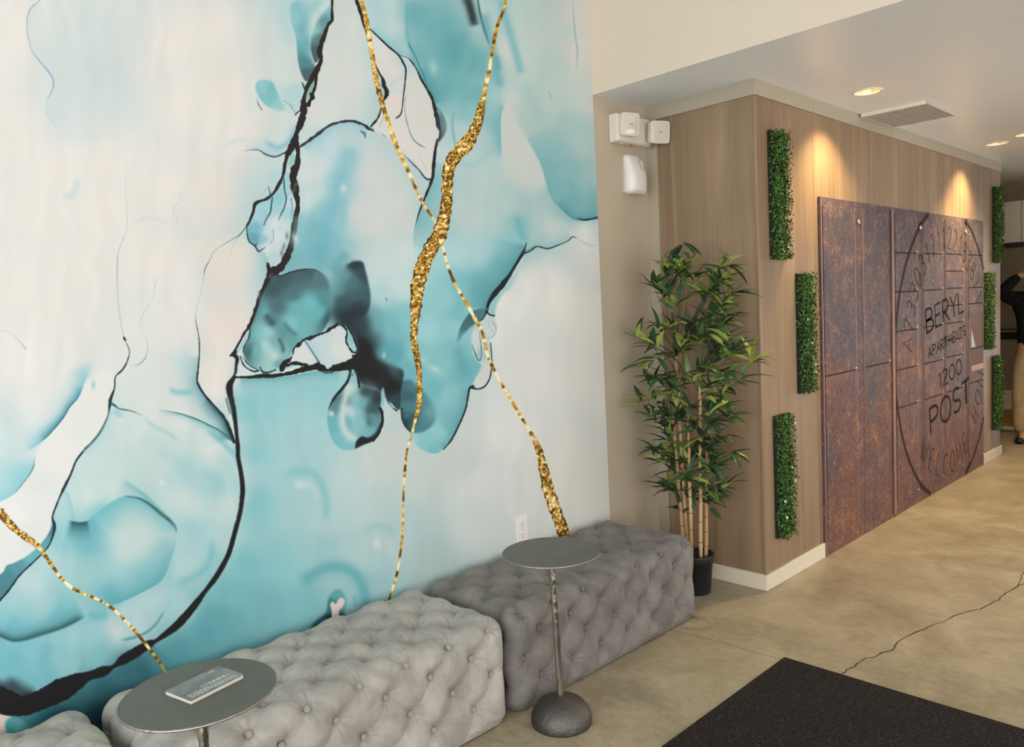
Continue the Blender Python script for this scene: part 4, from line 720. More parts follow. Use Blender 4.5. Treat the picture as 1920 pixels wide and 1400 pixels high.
    gold([(-420, 640, 18), (-300, 720, 24), (-200, 790, 30), (-110, 865, 26), (-40, 928, 22), (0, 962, 18), (14, 978, 14), (32, 994, 12.5), (53, 1010, 11), (71, 1023, 9), (80, 1035, 7.5), (96, 1058, 7), (114, 1083, 6), (135, 1102, 6), (158, 1113, 5), (183, 1123, 5), (201, 1133, 5), (226, 1154, 5), (251, 1181, 5.5), (274, 1209, 6), (284, 1221, 5.5), (300, 1244, 5), (310, 1260, 4.5)], 2)
    # ------------------------------------------------ into an image on the panel
    img = bpy.data.images.new('ink_mural_print', NX, NZ, alpha=False)
    buf = np.ones((NZ, NX, 4), f32); buf[..., :3] = np.clip(IMG, 0, 1)
    img.pixels.foreach_set(buf.ravel()); img.update(); img.pack()
    m, nt, p = new_mat('ink_mural_vinyl', rough=0.55, spec=0.25)
    gp = nd(nt, 'ShaderNodeNewGeometry'); sp = nd(nt, 'ShaderNodeSeparateXYZ'); nt.links.new(gp.outputs['Position'], sp.inputs[0])
    u = mth(nt, 'DIVIDE', mth(nt, 'SUBTRACT', sp.outputs['Y'], U0), U1 - U0); v_ = mth(nt, 'DIVIDE', sp.outputs['Z'], V1)
    cb = nd(nt, 'ShaderNodeCombineXYZ'); nt.links.new(u, cb.inputs[0]); nt.links.new(v_, cb.inputs[1])
    ti = nd(nt, 'ShaderNodeTexImage', image=img, extension='EXTEND', interpolation='Linear'); nt.links.new(cb.outputs[0], ti.inputs['Vector'])
    nt.links.new(ti.outputs['Color'], p.inputs['Base Color'])
    bump(nt, p, noise(nt, pos(nt), 260, 2), 0.03, 0.002)
    return m
M['mural'] = paint_mural()
mural = box('wall_mural', (0.0, 0.003, YR, YB, 0.0, HL), M['mural'])
tag(mural, 'marbled ink wall mural in white, turquoise and black with gold veins', 'mural')
# ================================================================ tufted velvet ottomans
def velvet(name, lo, mid_, hi):
    m, nt, p = new_mat(name, rough=0.75, spec=0.2)
    v = objco(nt)
    a = noise(nt, v, 5.5, 5, 0.6, 1.2); b = noise(nt, v, 16, 4, 0.6, 0.8)
    c = ramp(nt, a, [(0.34, s2l(lo)), (0.5, s2l(mid_)), (0.66, s2l(hi))])
    c = mix(nt, 0.30, c, ramp(nt, b, [(0.35, s2l(lo)), (0.65, s2l(hi))]))
    nt.links.new(c, p.inputs['Base Color'])
    p.inputs['Sheen Weight'].default_value = 0.45; p.inputs['Sheen Roughness'].default_value = 0.35
    p.inputs['Sheen Tint'].default_value = (*s2l(hi), 1)
    bump(nt, p, noise(nt, v, 240, 2), 0.05, 0.002)
    return m
M['velvet_light'] = velvet('light_grey_velvet', (148, 144, 138), (172, 167, 159), (192, 186, 176))
M['velvet_shaded'] = velvet('shaded_grey_velvet', (108, 103, 99), (126, 121, 116), (142, 136, 130))  # same velvet as the others, weaker window light put into the colour
OL, OX0, OX1, OH = 1.25, 0.02, 0.575, 0.405      # length, back, front, height
PITCH_Y, ROWX, ROWZ = 0.1875, (0.075, 0.17, 0.265, 0.36, 0.455), (0.378, 0.295, 0.20, 0.103)
RR = 0.062
def ottoman_mesh():
    hx, hy = (OX1 - OX0) / 2, OL / 2; cx, cz = (OX0 + OX1) / 2, OH / 2
    st = 0.0044
    # surface sample points of the box as grids (top, front, back, two ends, bottom)
    V, F = [], []
    def grid(o, u, v, nu, nv):
        b0 = len(V)
        for j in range(nv + 1):
            for i in range(nu + 1): V.append((o[0] + u[0] * i / nu + v[0] * j / nv, o[1] + u[1] * i / nu + v[1] * j / nv, o[2] + u[2] * i / nu + v[2] * j / nv))
        for j in range(nv):
            for i in range(nu):
                a = b0 + j * (nu + 1) + i; F.append((a, a + 1, a + nu + 2, a + nu + 1))
    X, Y, Z = 2 * hx, 2 * hy, OH
    n = lambda d, s=st: max(2, int(round(d / s)))
    ny, nx, nz = n(Y), n(X), n(Z)
    grid((OX0, -hy, Z), (X, 0, 0), (0, Y, 0), nx, ny)              # top
    grid((OX1, -hy, 0), (0, Y, 0), (0, 0, Z), ny, nz)              # front
    grid((OX0, hy, 0), (0, -Y, 0), (0, 0, Z), ny, nz)              # back
    grid((OX0, -hy, 0), (X, 0, 0), (0, 0, Z), nx, nz)              # near end
    grid((OX1, hy, 0), (-X, 0, 0), (0, 0, Z), nx, nz)              # far end
    grid((OX0, hy, 0), (X, 0, 0), (0, -Y, 0), 2, 2)                # bottom
    V = np.array(V, np.float64)
    # round the box
    lo = np.array([OX0 + RR, -hy + RR, 0.03]); hi = np.array([OX1 - RR, hy - RR, OH - RR])
    core = np.clip(V, lo, hi); d = V - core
    rr = np.array([RR, RR, RR]); 
    dn = np.linalg.norm(d, axis=1); N = np.where(dn[:, None] > 1e-9, d / np.maximum(dn, 1e-9)[:, None], 0)
    isb = V[:, 2] < 0.03
    vert = d.copy(); vert[:, 2] = 0
    vn = np.linalg.norm(vert, axis=1)
    P = core + N * RR
    # lower skirt: keep vertical sides
    sk = isb & (vn > 1e-9)
    P[sk] = np.column_stack([core[sk, 0], core[sk, 1], V[sk, 2]]) + vert[sk] / vn[sk, None] * RR
    N[sk] = vert[sk] / vn[sk, None]
    bot = isb & (vn <= 1e-9); P[bot] = V[bot]; N[bot] = (0, 0, -1)
    # buttons and pleat lines
    btn, bn, grid_id = [], [], {}
    def surf(p_):       # project a lattice point on the rounded box
        p_ = np.array(p_, float); c = np.clip(p_, lo, hi); dd = p_ - c; L = np.linalg.norm(dd)
        nn = dd / L; return c + nn * RR, nn
    cols_even = [k * PITCH_Y for k in range(-3, 4)]; cols_odd = [(k + .5) * PITCH_Y for k in range(-3, 3)]
    rows = []
    for r, x in enumerate(ROWX): rows.append([(x, y, OH) for y in (cols_odd if r % 2 == 0 else cols_even)])
    fr = [(OX1 - 0.004, z) for z in ROWZ]
    for r, (x, z) in enumerate(fr): rows.append([(x + 0.004, y, z if r else OH - 0.012) for y in (cols_even if r % 2 == 0 else cols_odd)])
    allrows = []
    for row in rows:
        ids = []
        for q in row:
            pt, nn = surf(q); ids.append(len(btn)); btn.append(pt); bn.append(nn)
        allrows.append(ids)
    segs = []
    for a, b in zip(allrows, allrows[1:]):
        for i in a:
            for j in b:
                if abs(btn[i][1] - btn[j][1]) < PITCH_Y * 0.62: segs.append((btn[i], btn[j]))
    # pleats running off the last rows (to the floor, the wall and the ends)
    for i in allrows[-1]: segs += [(btn[i], btn[i] + np.array([0, s_ * .07, -.09])) for s_ in (-1, 1)]
    for i in allrows[0]: segs += [(btn[i], btn[i] + np.array([-.05, s_ * .05, -.005])) for s_ in (-1, 1)]
    # ends
    for sy in (-1, 1):
        erow = []
        for r, z in enumerate(ROWZ[1:]):
            ids = []
            for x in ((0.12, 0.305, 0.48) if r % 2 == 0 else (0.21, 0.395)):
                pt, nn = surf((x, sy * hy, z)); ids.append(len(btn)); btn.append(pt); bn.append(nn)
            erow.append(ids)
        for a, b in zip(erow, erow[1:]):
            for i in a:
                for j in b:
                    if abs(btn[i][0] - btn[j][0]) < .13: segs.append((btn[i], btn[j]))
        for i in erow[0]: segs.append((btn[i], btn[i] + np.array([0, -sy * .02, .12])))
    btn = np.array(btn); bn = np.array(bn); A = np.array([s[0] for s in segs]); Bq = np.array([s[1] for s in segs]); E = Bq - A; E2 = (E ** 2).sum(1)
    n_all = len(P); H_ = np.zeros(n_all); rng = np.random.default_rng(3)
    ph = rng.random(len(btn)) * 6.28; fr1 = rng.integers(9, 13, len(btn))
    T1 = np.cross(bn, [0.31, 0.2, 0.93]); T1 /= np.linalg.norm(T1, axis=1)[:, None]; T2 = np.cross(bn, T1)
    for i0 in range(0, n_all, 3000):
        q = P[i0:i0 + 3000]
        db = np.linalg.norm(q[:, None] - btn[None], axis=2); kb = db.argmin(1); d1 = db[np.arange(len(q)), kb]
        w_ = q[:, None] - A[None]; t = np.clip((w_ * E[None]).sum(2) / E2[None], 0, 1)
        dc = np.linalg.norm(w_ - t[..., None] * E[None], axis=2).min(1)
        pil = 0.0125 * (1 - np.exp(-(dc / 0.034) ** 1.7))                 # cushions swell between the pleats
        cre = -0.0038 * np.exp(-(dc / 0.0036) ** 2)                        # fold line
        dim = -0.036 * np.exp(-(d1 / 0.024) ** 1.3)                        # pulled-in button
        rel = q - btn[kb]; th = np.arctan2((rel * T2[kb]).sum(1), (rel * T1[kb]).sum(1))
        ple = -0.0050 * (0.5 + 0.5 * np.sin(fr1[kb] * th + ph[kb] + 1.5 * np.sin(2 * th + ph[kb]))) ** 3 * np.exp(-((d1 - 0.028) / 0.021) ** 2)
        H_[i0:i0 + 3000] = pil + cre + dim + ple
    lump = 0.003 * np.sin(P[:, 1] * 9 + 1.3) * np.sin(P[:, 2] * 11 + P[:, 0] * 7)
    fade = np.clip(P[:, 2] / 0.035, 0, 1); back = np.clip((P[:, 0] - OX0 - 0.004) / 0.05, 0, 1)
    H_ = (H_ + lump) * fade * (0.25 + 0.75 * back) - 0.010 * (1 - fade)
    H_[bot] = 0
    P = P + N * H_[:, None]; P[:, 2] = np.maximum(P[:, 2], 0.004)
    me = bpy.data.meshes.new('tufted_cover'); me.from_pydata(P.tolist(), [], F); me.validate()
    bm = bmesh.new(); bm.from_mesh(me); bmesh.ops.remove_doubles(bm, verts=bm.verts, dist=0.0008); bmesh.ops.recalc_face_normals(bm, faces=bm.faces); bm.to_mesh(me); bm.free()
    me.polygons.foreach_set('use_smooth', [True] * len(me.polygons)); me.update()
    return me, btn, bn
ott_me, ott_btn, ott_n = ottoman_mesh()
bm = bmesh.new(); lathe(bm, [(0.0005, 0.0058), (0.007, 0.0052), (0.0108, 0.003), (0.0124, 0.0), (0.0115, -0.005)][::-1], 16)
btn_me = bpy.data.meshes.new('button'); bm.to_mesh(btn_me); bm.free()
btn_me.polygons.foreach_set('use_smooth', [True] * len(btn_me.polygons))
def ottoman(yc, mat, label):
    root = empty('tufted_ottoman', (0, yc, 0), label=label, cat='ottoman', group='tufted ottomans along the mural')
    def obm(o):
        if not o.data.materials: o.data.materials.append(mat)
        o.material_slots[0].link = 'OBJECT'; o.material_slots[0].material = mat
    obm(link('tufted_cover', ott_me, None, root))
    for p_, n_ in zip(ott_btn, ott_n):
        if p_[0] < OX0 + 0.03: continue
        b = link('button', btn_me, None, root, loc=Vector(p_) - Vector(n_) * 0.0215); b.rotation_mode = 'QUATERNION'
        b.rotation_quaternion = Vector((0, 0, 1)).rotation_difference(Vector(n_)); obm(b)
    for sx in (OX0 + 0.08, OX1 - 0.08):
        for sy in (-OL / 2 + 0.1, OL / 2 - 0.1):
            bm = bmesh.new(); lathe(bm, [(0.018, 0.0), (0.02, 0.006)], 12, (sx, sy, 0)); link('foot', bm, M['black'], root)
    return root
ottoman(2.585, M['velvet_shaded'], 'grey button-tufted velvet ottoman bench ending beside the potted bamboo')
ottoman(1.290, M['velvet_light'], 'light grey button-tufted velvet ottoman bench in the middle of the row')
ottoman(-0.005, M['velvet_light'], 'light grey button-tufted velvet ottoman bench at the row end away from the bamboo')
# ================================================================ side tables, book, mat
m, nt, p = new_mat('brushed_gunmetal', s2l((104, 105, 95)), 0.5, 0.35)
v = objco(nt); nt.links.new(ramp(nt, noise(nt, v, 14, 4), [(0.3, s2l((98, 99, 89))), (0.7, s2l((110, 110, 100)))]), p.inputs['Base Color'])
M['gunmetal'] = m
m, nt, p = new_mat('hammered_steel', s2l((178, 172, 160)), 0.28, 1.0)
v = objco(nt, (1, 1, 0.35)); bump(nt, p, noise(nt, v, 95, 3), 0.7, 0.006)
M['hammered'] = m
m, nt, p = new_mat('cast_iron_dome', s2l((104, 101, 96)), 0.36, 0.9)
v = objco(nt); h_ = noise(nt, v, 55, 5, 0.65); bump(nt, p, h_, 0.8, 0.006)
nt.links.new(ramp(nt, noise(nt, v, 30, 5, .7), [(0.35, (0.30,) * 3), (0.7, (0.50,) * 3)]), p.inputs['Roughness'])
M['dome'] = m
TZ = 0.655
def side_table(x, y, lean, label):
    root = empty('side_table', (x, y, 0), label=label, cat='table', group='round metal side tables')
    prof = [(0.001, 0.0)] + [(0.1145, 0.0), (0.116, 0.006)] + [(0.116 * math.cos(a), 0.012 + 0.090 * math.sin(a)) for a in [k * PI / 2 / 12 for k in range(1, 12)]] + [(0.012, 0.103), (0.001, 0.103)]
    bm = bmesh.new(); lathe(bm, prof, 56); link('dome_base', bm, M['dome'], root, True)
    bm = bmesh.new(); nseg = 40; pts = []; rads = []
    rr = random.Random(4)
    for k in range(nseg + 1):
        t = k / nseg; pts.append((lean[0] * t, lean[1] * t, 0.098 + (TZ - 0.104) * t)); rads.append(0.0128 + rr.uniform(-0.0009, 0.0009))
    tube(bm, pts, rads, 14); link('stem', bm, M['hammered'], root, True)
    bm = bmesh.new(); lathe(bm, [(0.001, -0.006), (0.180, -0.006), (0.182, -0.0045), (0.182, -0.0012), (0.1805, 0.0), (0.001, 0.0)], 96, (lean[0], lean[1], TZ))
    o = link('tabletop', bm, M['gunmetal'], root)
    bm = bmesh.new(); lathe(bm, [(0.1815, -0.0058), (0.1832, -0.0045), (0.1832, -0.0015), (0.1815, -0.0004)], 96, (lean[0], lean[1], TZ), cap=False); link('rim', bm, M['hammered'], o, True)
    bm = bmesh.new(); lathe(bm, [(0.028, -0.010), (0.030, -0.006)], 24, (lean[0], lean[1], TZ)); link('mounting_plate', bm, M['dome'], root)
    return root
T2 = (0.726, 2.042)
side_table(*T2, (-0.010, -0.004), 'round metal pedestal side table with an empty top before the far ottoman')
t1 = at(374, 1295, 2, TZ)
side_table(t1.x, t1.y, (0.0, 0.0), 'round metal pedestal side table with a small book on top')
# book: cover with pale stripes of print, white page block
bk = [at(x, y, 2, TZ + 0.010) for x, y in ((305, 1297), (358, 1314), (461, 1263), (408, 1248))]
bc = (bk[0] + bk[1] + bk[2] + bk[3]) / 4; ax = ((bk[2] - bk[1]) + (bk[3] - bk[0])).normalized(); brot = math.atan2(ax.y, ax.x)
BLN, BWD, BTH = 0.152, 0.106, 0.011
book = empty('pocket_book', (bc.x, bc.y, TZ), brot, 'small grey softcover book lying flat on the side table', 'book')
m, nt, p = new_mat('grey_green_book_cover', s2l((92, 98, 98)), 0.3, spec=0.5)
v = objco(nt); nt.links.new(ramp(nt, noise(nt, v, 22, 4), [(0.35, s2l((96, 102, 102))), (0.65, s2l((136, 138, 134)))]), p.inputs['Base Color'])
M['cover'] = m; M['pages'] = new_mat('book_pages', s2l((226, 220, 208)), 0.7)[0]; M['print'] = new_mat('white_print', s2l((214, 214, 206)), 0.5)[0]; M['goldprint'] = new_mat('gold_print', s2l((214, 190, 130)), 0.4, 0.4)[0]
box('pages', (-BLN / 2 + .002, BLN / 2 - .002, -BWD / 2 + .002, BWD / 2 - .002, 0.0012, BTH - 0.0012), M['pages'], book)
top_c = box('front_cover', (-BLN / 2, BLN / 2, -BWD / 2, BWD / 2, BTH - 0.0012, BTH), M['cover'], book)
box('back_cover', (-BLN / 2, BLN / 2, -BWD / 2, BWD / 2, 0.0, 0.0012), M['cover'], book)
box('spine', (-BLN / 2, BLN / 2, BWD / 2 - .0012, BWD / 2, 0.0, BTH), M['cover'], book)
rr = random.Random(9)
bm = bmesh.new()
for k, (yy_, x0, x1) in enumerate(((-0.043, -0.066, 0.070), (-0.035, -0.066, 0.058), (-0.027, -0.066, -0.005), (-0.019, 0.0, 0.060), (-0.012, -0.02, 0.05))):
    x = x0
    while x < x1 - 0.004:
        l_ = rr.uniform(0.006, 0.016); bx(bm, x, min(x + l_, x1), yy_, yy_ + 0.0032, BTH - 0.0002, BTH + 0.0002); x += l_ + 0.0028
tag(link('printed_lines', bm, M['print'], top_c), kind='stuff')
bm = bmesh.new()
for k in range(2): bx(bm, 0.038 + k * 0.008, 0.044 + k * 0.008, 0.034, 0.041, BTH - 0.0002, BTH + 0.0003)
link('emblem', bm, M['goldprint'], top_c)
# entrance mat
m, nt, p = new_mat('black_flecked_carpet', rough=0.95, spec=0.1)
v = pos(nt)
c = ramp(nt, noise(nt, v, 190, 3, .7), [(0.40, s2l((34, 30, 29))), (0.56, s2l((50, 45, 43))), (0.68, s2l((92, 85, 80)))])
nt.links.new(c, p.inputs['Base Color']); bump(nt, p, noise(nt, v, 260, 2), 0.8, 0.006)
M['mat'] = m
mt = box('entrance_mat', (1.112, 4.6, 0.2, 3.043, 0.0, 0.009), M['mat'], bev=0.003)
tag(mt, 'black flecked carpet entrance mat lying on the concrete floor', 'mat')
# ================================================================ wall and ceiling fixtures
# recessed downlights
M['lamp'] = new_mat('warm_lamp_glow', (1, 1, 1), 0.5)[0]
_p = M['lamp'].node_tree.nodes['Principled BSDF']; _p.inputs['Emission Color'].default_value = (1.0, 0.80, 0.50, 1); _p.inputs['Emission Strength'].default_value = 9.0
M['reflector'] = new_mat('warm_reflector', s2l((236, 216, 176)), 0.25, 0.6)[0]
M['ring'] = new_mat('white_ring', s2l((240, 234, 222)), 0.4)[0]
_p = M['ring'].node_tree.nodes['Principled BSDF']
def downlight(x, y, label, power=92, size=112):
    root = empty('recessed_downlight', (x, y, H), label=label, cat='ceiling light', group='recessed downlights in the lower ceiling')
    bm = bmesh.new(); lathe(bm, [(0.066, 0.004), (0.078, 0.0), (0.0785, -0.004), (0.071, -0.0065), (0.064, -0.002), (0.063, 0.004)], 48, cap=False); link('trim_ring', bm, M['ring'], root, True)
    bm = bmesh.new(); lathe(bm, [(0.064, 0.0), (0.058, 0.035), (0.046, 0.066), (0.040, 0.067)], 40, cap=False); link('reflector', bm, M['reflector'], root, True)
    bm = bmesh.new(); lathe(bm, [(0.040, 0.067), (0.034, 0.054), (0.02, 0.046), (0.001, 0.044)], 32); link('bulb', bm, M['lamp'], root, True)
    li = bpy.data.lights.new('downlight_beam', 'SPOT'); li.energy = power; li.color = (1.0, 0.72, 0.34); li.spot_size = math.radians(size); li.spot_blend = 0.85; li.shadow_soft_size = 0.03
    lo_ = bpy.data.objects.new('downlight_beam', li); col.objects.link(lo_); lo_.parent = root; lo_.location = (0, 0, 0.030)
    return root
# holes for the cans
DL = [((0.926, 4.510), 'recessed downlight in the ceiling beside the linear air vent'), ((0.922, 7.040), 'recessed downlight over the far end of the mail panel'), ((1.165, 6.830), 'recessed downlight out from the mail wall, second row')]
def cut_ceiling(holes):
    bm = bmesh.new(); n = 40
    ceil_o = ceil
    for (hx_, hy_), r in holes:
        lathe(bm, [(r, -0.02), (r, 0.075)], n, (hx_, hy_, H))
    cutter = link('cutter', bm, None)
    md = ceil_o.modifiers.new('cans', 'BOOLEAN'); md.object = cutter; md.operation = 'DIFFERENCE'; md.solver = 'EXACT'
    dg = bpy.context.evaluated_depsgraph_get(); me2 = bpy.data.meshes.new_from_object(ceil_o.evaluated_get(dg))
    ceil_o.modifiers.clear(); ceil_o.data = me2
    bpy.data.objects.remove(cutter)
cut_ceiling([(c, 0.0655) for c, _ in DL])
for c, lb in DL: downlight(*c, lb)
# linear air vent
vx0, vx1, vy0, vy1 = 0.688, 1.055, 5.03, 5.565
vent = empty('air_vent', ((vx0 + vx1) / 2, (vy0 + vy1) / 2, H), label='white linear slatted air vent in the ceiling by the crown trim', cat='vent')
M['vent'] = new_mat('white_vent_enamel', s2l((190, 184, 174)), 0.4)[0]
hx_, hy_ = (vx1 - vx0) / 2, (vy1 - vy0) / 2
box('vent_back', (-hx_, hx_, -hy_, hy_, -0.004, -0.001), M['dark'], vent)
for b in ((-hx_, hx_, -hy_ - .016, -hy_ + .004), (-hx_, hx_, hy_ - .004, hy_ + .008)): box('vent_frame', (*b, -0.022, -0.0005), M['ring'], vent, bev=.002)
for b in ((-hx_ - .008, -hx_ + .002, -hy_, hy_), (hx_ - .002, hx_ + .008, -hy_, hy_)): box('vent_frame', (*b, -0.020, -0.0005), M['vent'], vent, bev=.002)
bm = bmesh.new(); bx(bm, -0.0042, 0.0042, -hy_ + .004, hy_ - .004, -0.018, -0.004); sl_me = bpy.data.meshes.new('slat'); bmesh.ops.recalc_face_normals(bm, faces=bm.faces); bm.to_mesh(sl_me); bm.free(); sl_me.materials.append(M['vent'])
nsl = 18
for k in range(nsl): link('slat', sl_me, None, vent, loc=(-hx_ + (k + .5) * 2 * hx_ / nsl, 0, 0))

# twin-head emergency light on the painted corner wall
M['lens'] = new_mat('frosted_clear_lens', s2l((218, 210, 196)), 0.12)[0]
_p = M['lens'].node_tree.nodes['Principled BSDF']; _p.inputs['Coat Weight'].default_value = 0.6
M['lampgrey'] = new_mat('pale_grey_bulb', s2l((168, 162, 152)), 0.3)[0]
M['red'] = new_mat('red_indicator', s2l((190, 60, 50)), 0.3)[0]
ey0, ey1, ez0, ez1 = 3.385, 3.685, 2.425, 2.575
em = empty('emergency_light', (0, (ey0 + ey1) / 2, ez0), label='ivory twin-head emergency light on the beige wall above the air freshener', cat='emergency light')
hw = (ey1 - ey0) / 2
box('housing', (0.0, 0.058, -hw, hw, 0.0, ez1 - ez0), M['offwhite'], em, bev=0.008, seg=3)
box('cover_lip', (0.055, 0.066, -hw + .004, hw - .004, 0.006, ez1 - ez0 - .006), M['offwhite'], em, bev=0.004)
bm = bmesh.new(); lathe(bm, [(0.007, -0.004), (0.007, 0.002)], 14, (0.035, 0.0, 0.0)); link('indicator_lamp', bm, M['red'], em)
bm = bmesh.new(); bx(bm, 0.022, 0.032, -0.09, -0.06, -0.003, 0.002); link('test_button', bm, M['white'], em)
def head(parent, loc, rot):
    hd = link('lamp_head', bx_head.copy(), M['offwhite'], parent, loc=loc); hd.rotation_euler = rot
    bm = bmesh.new(); sq(bm, [(0.044, 0.0515), (0.0465, 0.0512), (0.0478, 0.046), (0.0495, 0.026), (0.0505, 0.008)])
    ln = link('lens', bm, M['lens'], hd)
    bm = bmesh.new(); bx(bm, 0.0500, 0.0512, -0.010, 0.010, -0.004, 0.004, bev=.0012); link('reflector_spot', bm, M['lampgrey'], hd)
    return hd
def sq(bm, rings, n=40, p_=0.26, cap0=True):
    R_ = []
    for x, r in rings:
        R_.append([bm.verts.new((x, r * math.copysign(abs(math.cos(a)) ** p_, math.cos(a)), r * math.copysign(abs(math.sin(a)) ** p_, math.sin(a)))) for a in (2 * PI * (k + .5) / n for k in range(n))])
    for a, b in zip(R_, R_[1:]):
        for k in range(n): bm.faces.new((a[k], a[(k + 1) % n], b[(k + 1) % n], b[k]))
    if cap0: bm.faces.new(R_[0][::-1])
    bm.faces.new(R_[-1]); bmesh.ops.recalc_face_normals(bm, faces=bm.faces); return bm
bm = bmesh.new(); sq(bm, [(0.0, 0.052), (0.004, 0.057), (0.038, 0.0605), (0.045, 0.0595), (0.047, 0.056), (0.0455, 0.052)])
bx_head = bpy.data.meshes.new('lamp_head'); bm.to_mesh(bx_head); bm.free()
for e_, y_, z_, x_ in ((0, -hw + 0.065, 0.088, 0.066), (1, hw - 0.010, 0.066, 0.105)):
    hd = head(em, (x_, y_, z_), (0, math.radians(6), math.radians(-14 if e_ == 0 else -24)))
    bm = bmesh.new(); tube(bm, [(0.06, 0.02 if e_ == 0 else hw - 0.03, 0.075), (x_ + 0.012, y_, z_)], 0.010, 10); link('swivel_arm', bm, M['offwhite'], em)

# automatic air freshener
fy, fz = 3.563, 2.165
fr_ = empty('air_freshener', (0, fy, fz), label='white plastic air freshener dispenser below the emergency light', cat='air freshener')
bm = bmesh.new(); rows_ = []
for k in range(13):
    t = k / 12; z = 0.205 * t
    wd = 0.076 - 0.012 * t * t; dp = 0.052 + 0.032 * math.sin(PI * min(1, t * 0.9 + 0.16)) - 0.018 * t
    ring = []
    for j in range(17):
        a = -PI / 2 + PI * j / 16
        yy_ = math.copysign(abs(math.sin(a)) ** 0.55, math.sin(a)) * wd; xx = abs(math.cos(a)) ** 0.5 * dp
        ring.append(bm.verts.new((xx, yy_, z)))
    rows_.append(ring)
for a, b in zip(rows_, rows_[1:]):
    for j in range(16): bm.faces.new((a[j], a[j + 1], b[j + 1], b[j]))
    bm.faces.new((a[16], a[0], b[0], b[16]))
bm.faces.new(rows_[0][::-1]); bm.faces.new(rows_[-1]); bmesh.ops.recalc_face_normals(bm, faces=bm.faces)
link('shell', bm, M['white'], fr_, True)
bm = bmesh.new()
for k in range(20):
    pass
lathe(bm, [(0.001, 0.0), (0.016, 0.0), (0.019, 0.002), (0.016, 0.004), (0.001, 0.003)], 24); nz = link('nozzle_ring', bm, M['white'], fr_, True, loc=(0.066, 0.022, 0.150)); nz.rotation_euler = (0, math.radians(82), math.radians(14)); nz.scale = (1.5, 1, 1)
bm = bmesh.new(); bx(bm, 0.01, 0.06, -0.055, 0.055, -0.006, 0.004, bev=.003); link('base_cap', bm, M['offwhite'], fr_)

# duplex wall outlet
oy, oz = 2.582, 0.487
out = empty('wall_outlet', (0.003, oy, oz), label='white duplex wall outlet on the mural behind the empty side table', cat='outlet')
box('cover_plate', (0.0, 0.006, -0.0385, 0.0385, -0.072, 0.072), M['white'], out, bev=0.003)
for s_ in (-1, 1):
    rc = box('receptacle', (0.005, 0.0078, -0.017, 0.017, s_ * 0.028 - 0.0155, s_ * 0.028 + 0.0155), M['white'], out, bev=0.0012)
    for b in ((-0.008, -0.0055, .001, .010), (0.0055, 0.008, .001, .009), (-0.003, 0.003, -.011, -.006)):
        box('slot', (0.0075, 0.0081, b[0], b[1], s_ * 0.028 + b[2], s_ * 0.028 + b[3]), M['dark'], rc)
bm = bmesh.new(); lathe(bm, [(0.0035, 0.0), (0.003, 0.0012)], 10); sc2 = link('screw', bm, M['chrome'], out, loc=(0.0058, 0, 0)); sc2.rotation_euler = (0, PI / 2, 0)
# ================================================================ rust-printed mail panel
m, nt, p = new_mat('rusted_mailbox_print', rough=0.62, spec=0.25)
v = pos(nt)
a = noise(nt, v, 1.5, 5, 0.6, 0.6); b = noise(nt, v, 7, 9, 0.75, 0.4); c0 = noise(nt, v, 55, 5, 0.7); s_ = noise(nt, pos(nt, (14, 14, 1.1)), 1.0, 5, 0.65)
sp = nd(nt, 'ShaderNodeSeparateXYZ'); nt.links.new(nd(nt, 'ShaderNodeNewGeometry').outputs['Position'], sp.inputs[0])
zz_ = mth(nt, 'MULTIPLY_ADD', sp.outputs['Z'], -0.17); nt.nodes[-1].inputs[2].default_value = 0.17
f_ = mth(nt, 'ADD', a, zz_)
cA = ramp(nt, f_, [(0.36, s2l((82, 83, 100))), (0.47, s2l((96, 86, 97))), (0.57, s2l((122, 86, 80))), (0.70, s2l((142, 92, 70)))])
cB = ramp(nt, b, [(0.36, s2l((58, 48, 50))), (0.46, s2l((96, 77, 76))), (0.55, s2l((128, 90, 76))), (0.66, s2l((206, 152, 112)))])
c = mix(nt, 0.40, cA, cB)
c = mix(nt, mth(nt, 'MULTIPLY', ramp(nt, s_, [(0.4, (0, 0, 0)), (0.75, (1, 1, 1))]), 0.45), c, s2l((82, 68, 70)))
c = mix(nt, mth(nt, 'MULTIPLY', ramp(nt, c0, [(0.46, (0, 0, 0)), (0.62, (1, 1, 1))]), 0.6), c, s2l((62, 50, 48)))
c = mix(nt, mth(nt, 'MULTIPLY', ramp(nt, noise(nt, v, 33, 6, .75), [(0.56, (0, 0, 0)), (0.66, (1, 1, 1))]), 0.45), c, s2l((196, 150, 118)))
nt.links.new(c, p.inputs['Base Color']); bump(nt, p, c0, 0.12, 0.003)
M['rust'] = m
M['seam'] = new_mat('dark_slit', s2l((38, 30, 29)), 0.8)[0]
M['edge'] = new_mat('worn_copper_edge', s2l((134, 104, 96)), 0.5, 0.1)[0]
m, nt, p = new_mat('smudged_black_ink', s2l((34, 26, 27)), 0.8, spec=0.1); M['ink'] = m; M['faded'] = new_mat('faded_ink', s2l((58, 46, 46)), 0.8, spec=0.1)[0]
MY0, MY1, MH = 4.431, 7.600, 2.114
mail = empty('mailbox_panel', (XC, MY0, 0), label='rust-coloured mailbox bank with a round postmark reading BERYL APARTMENTS 1200 POST', cat='mailboxes')
X0 = 0.0
def mb(name, y0, y1, z0, z1, x0, x1, mat, parent=mail, bev=0.0): return box(name, (x0, x1, y0 - MY0, y1 - MY0, z0, z1), mat, parent, bev=bev, seg=1)
mb('backing_board', MY0, MY1, 0.0, MH, 0.0005, 0.012, M['rust'])
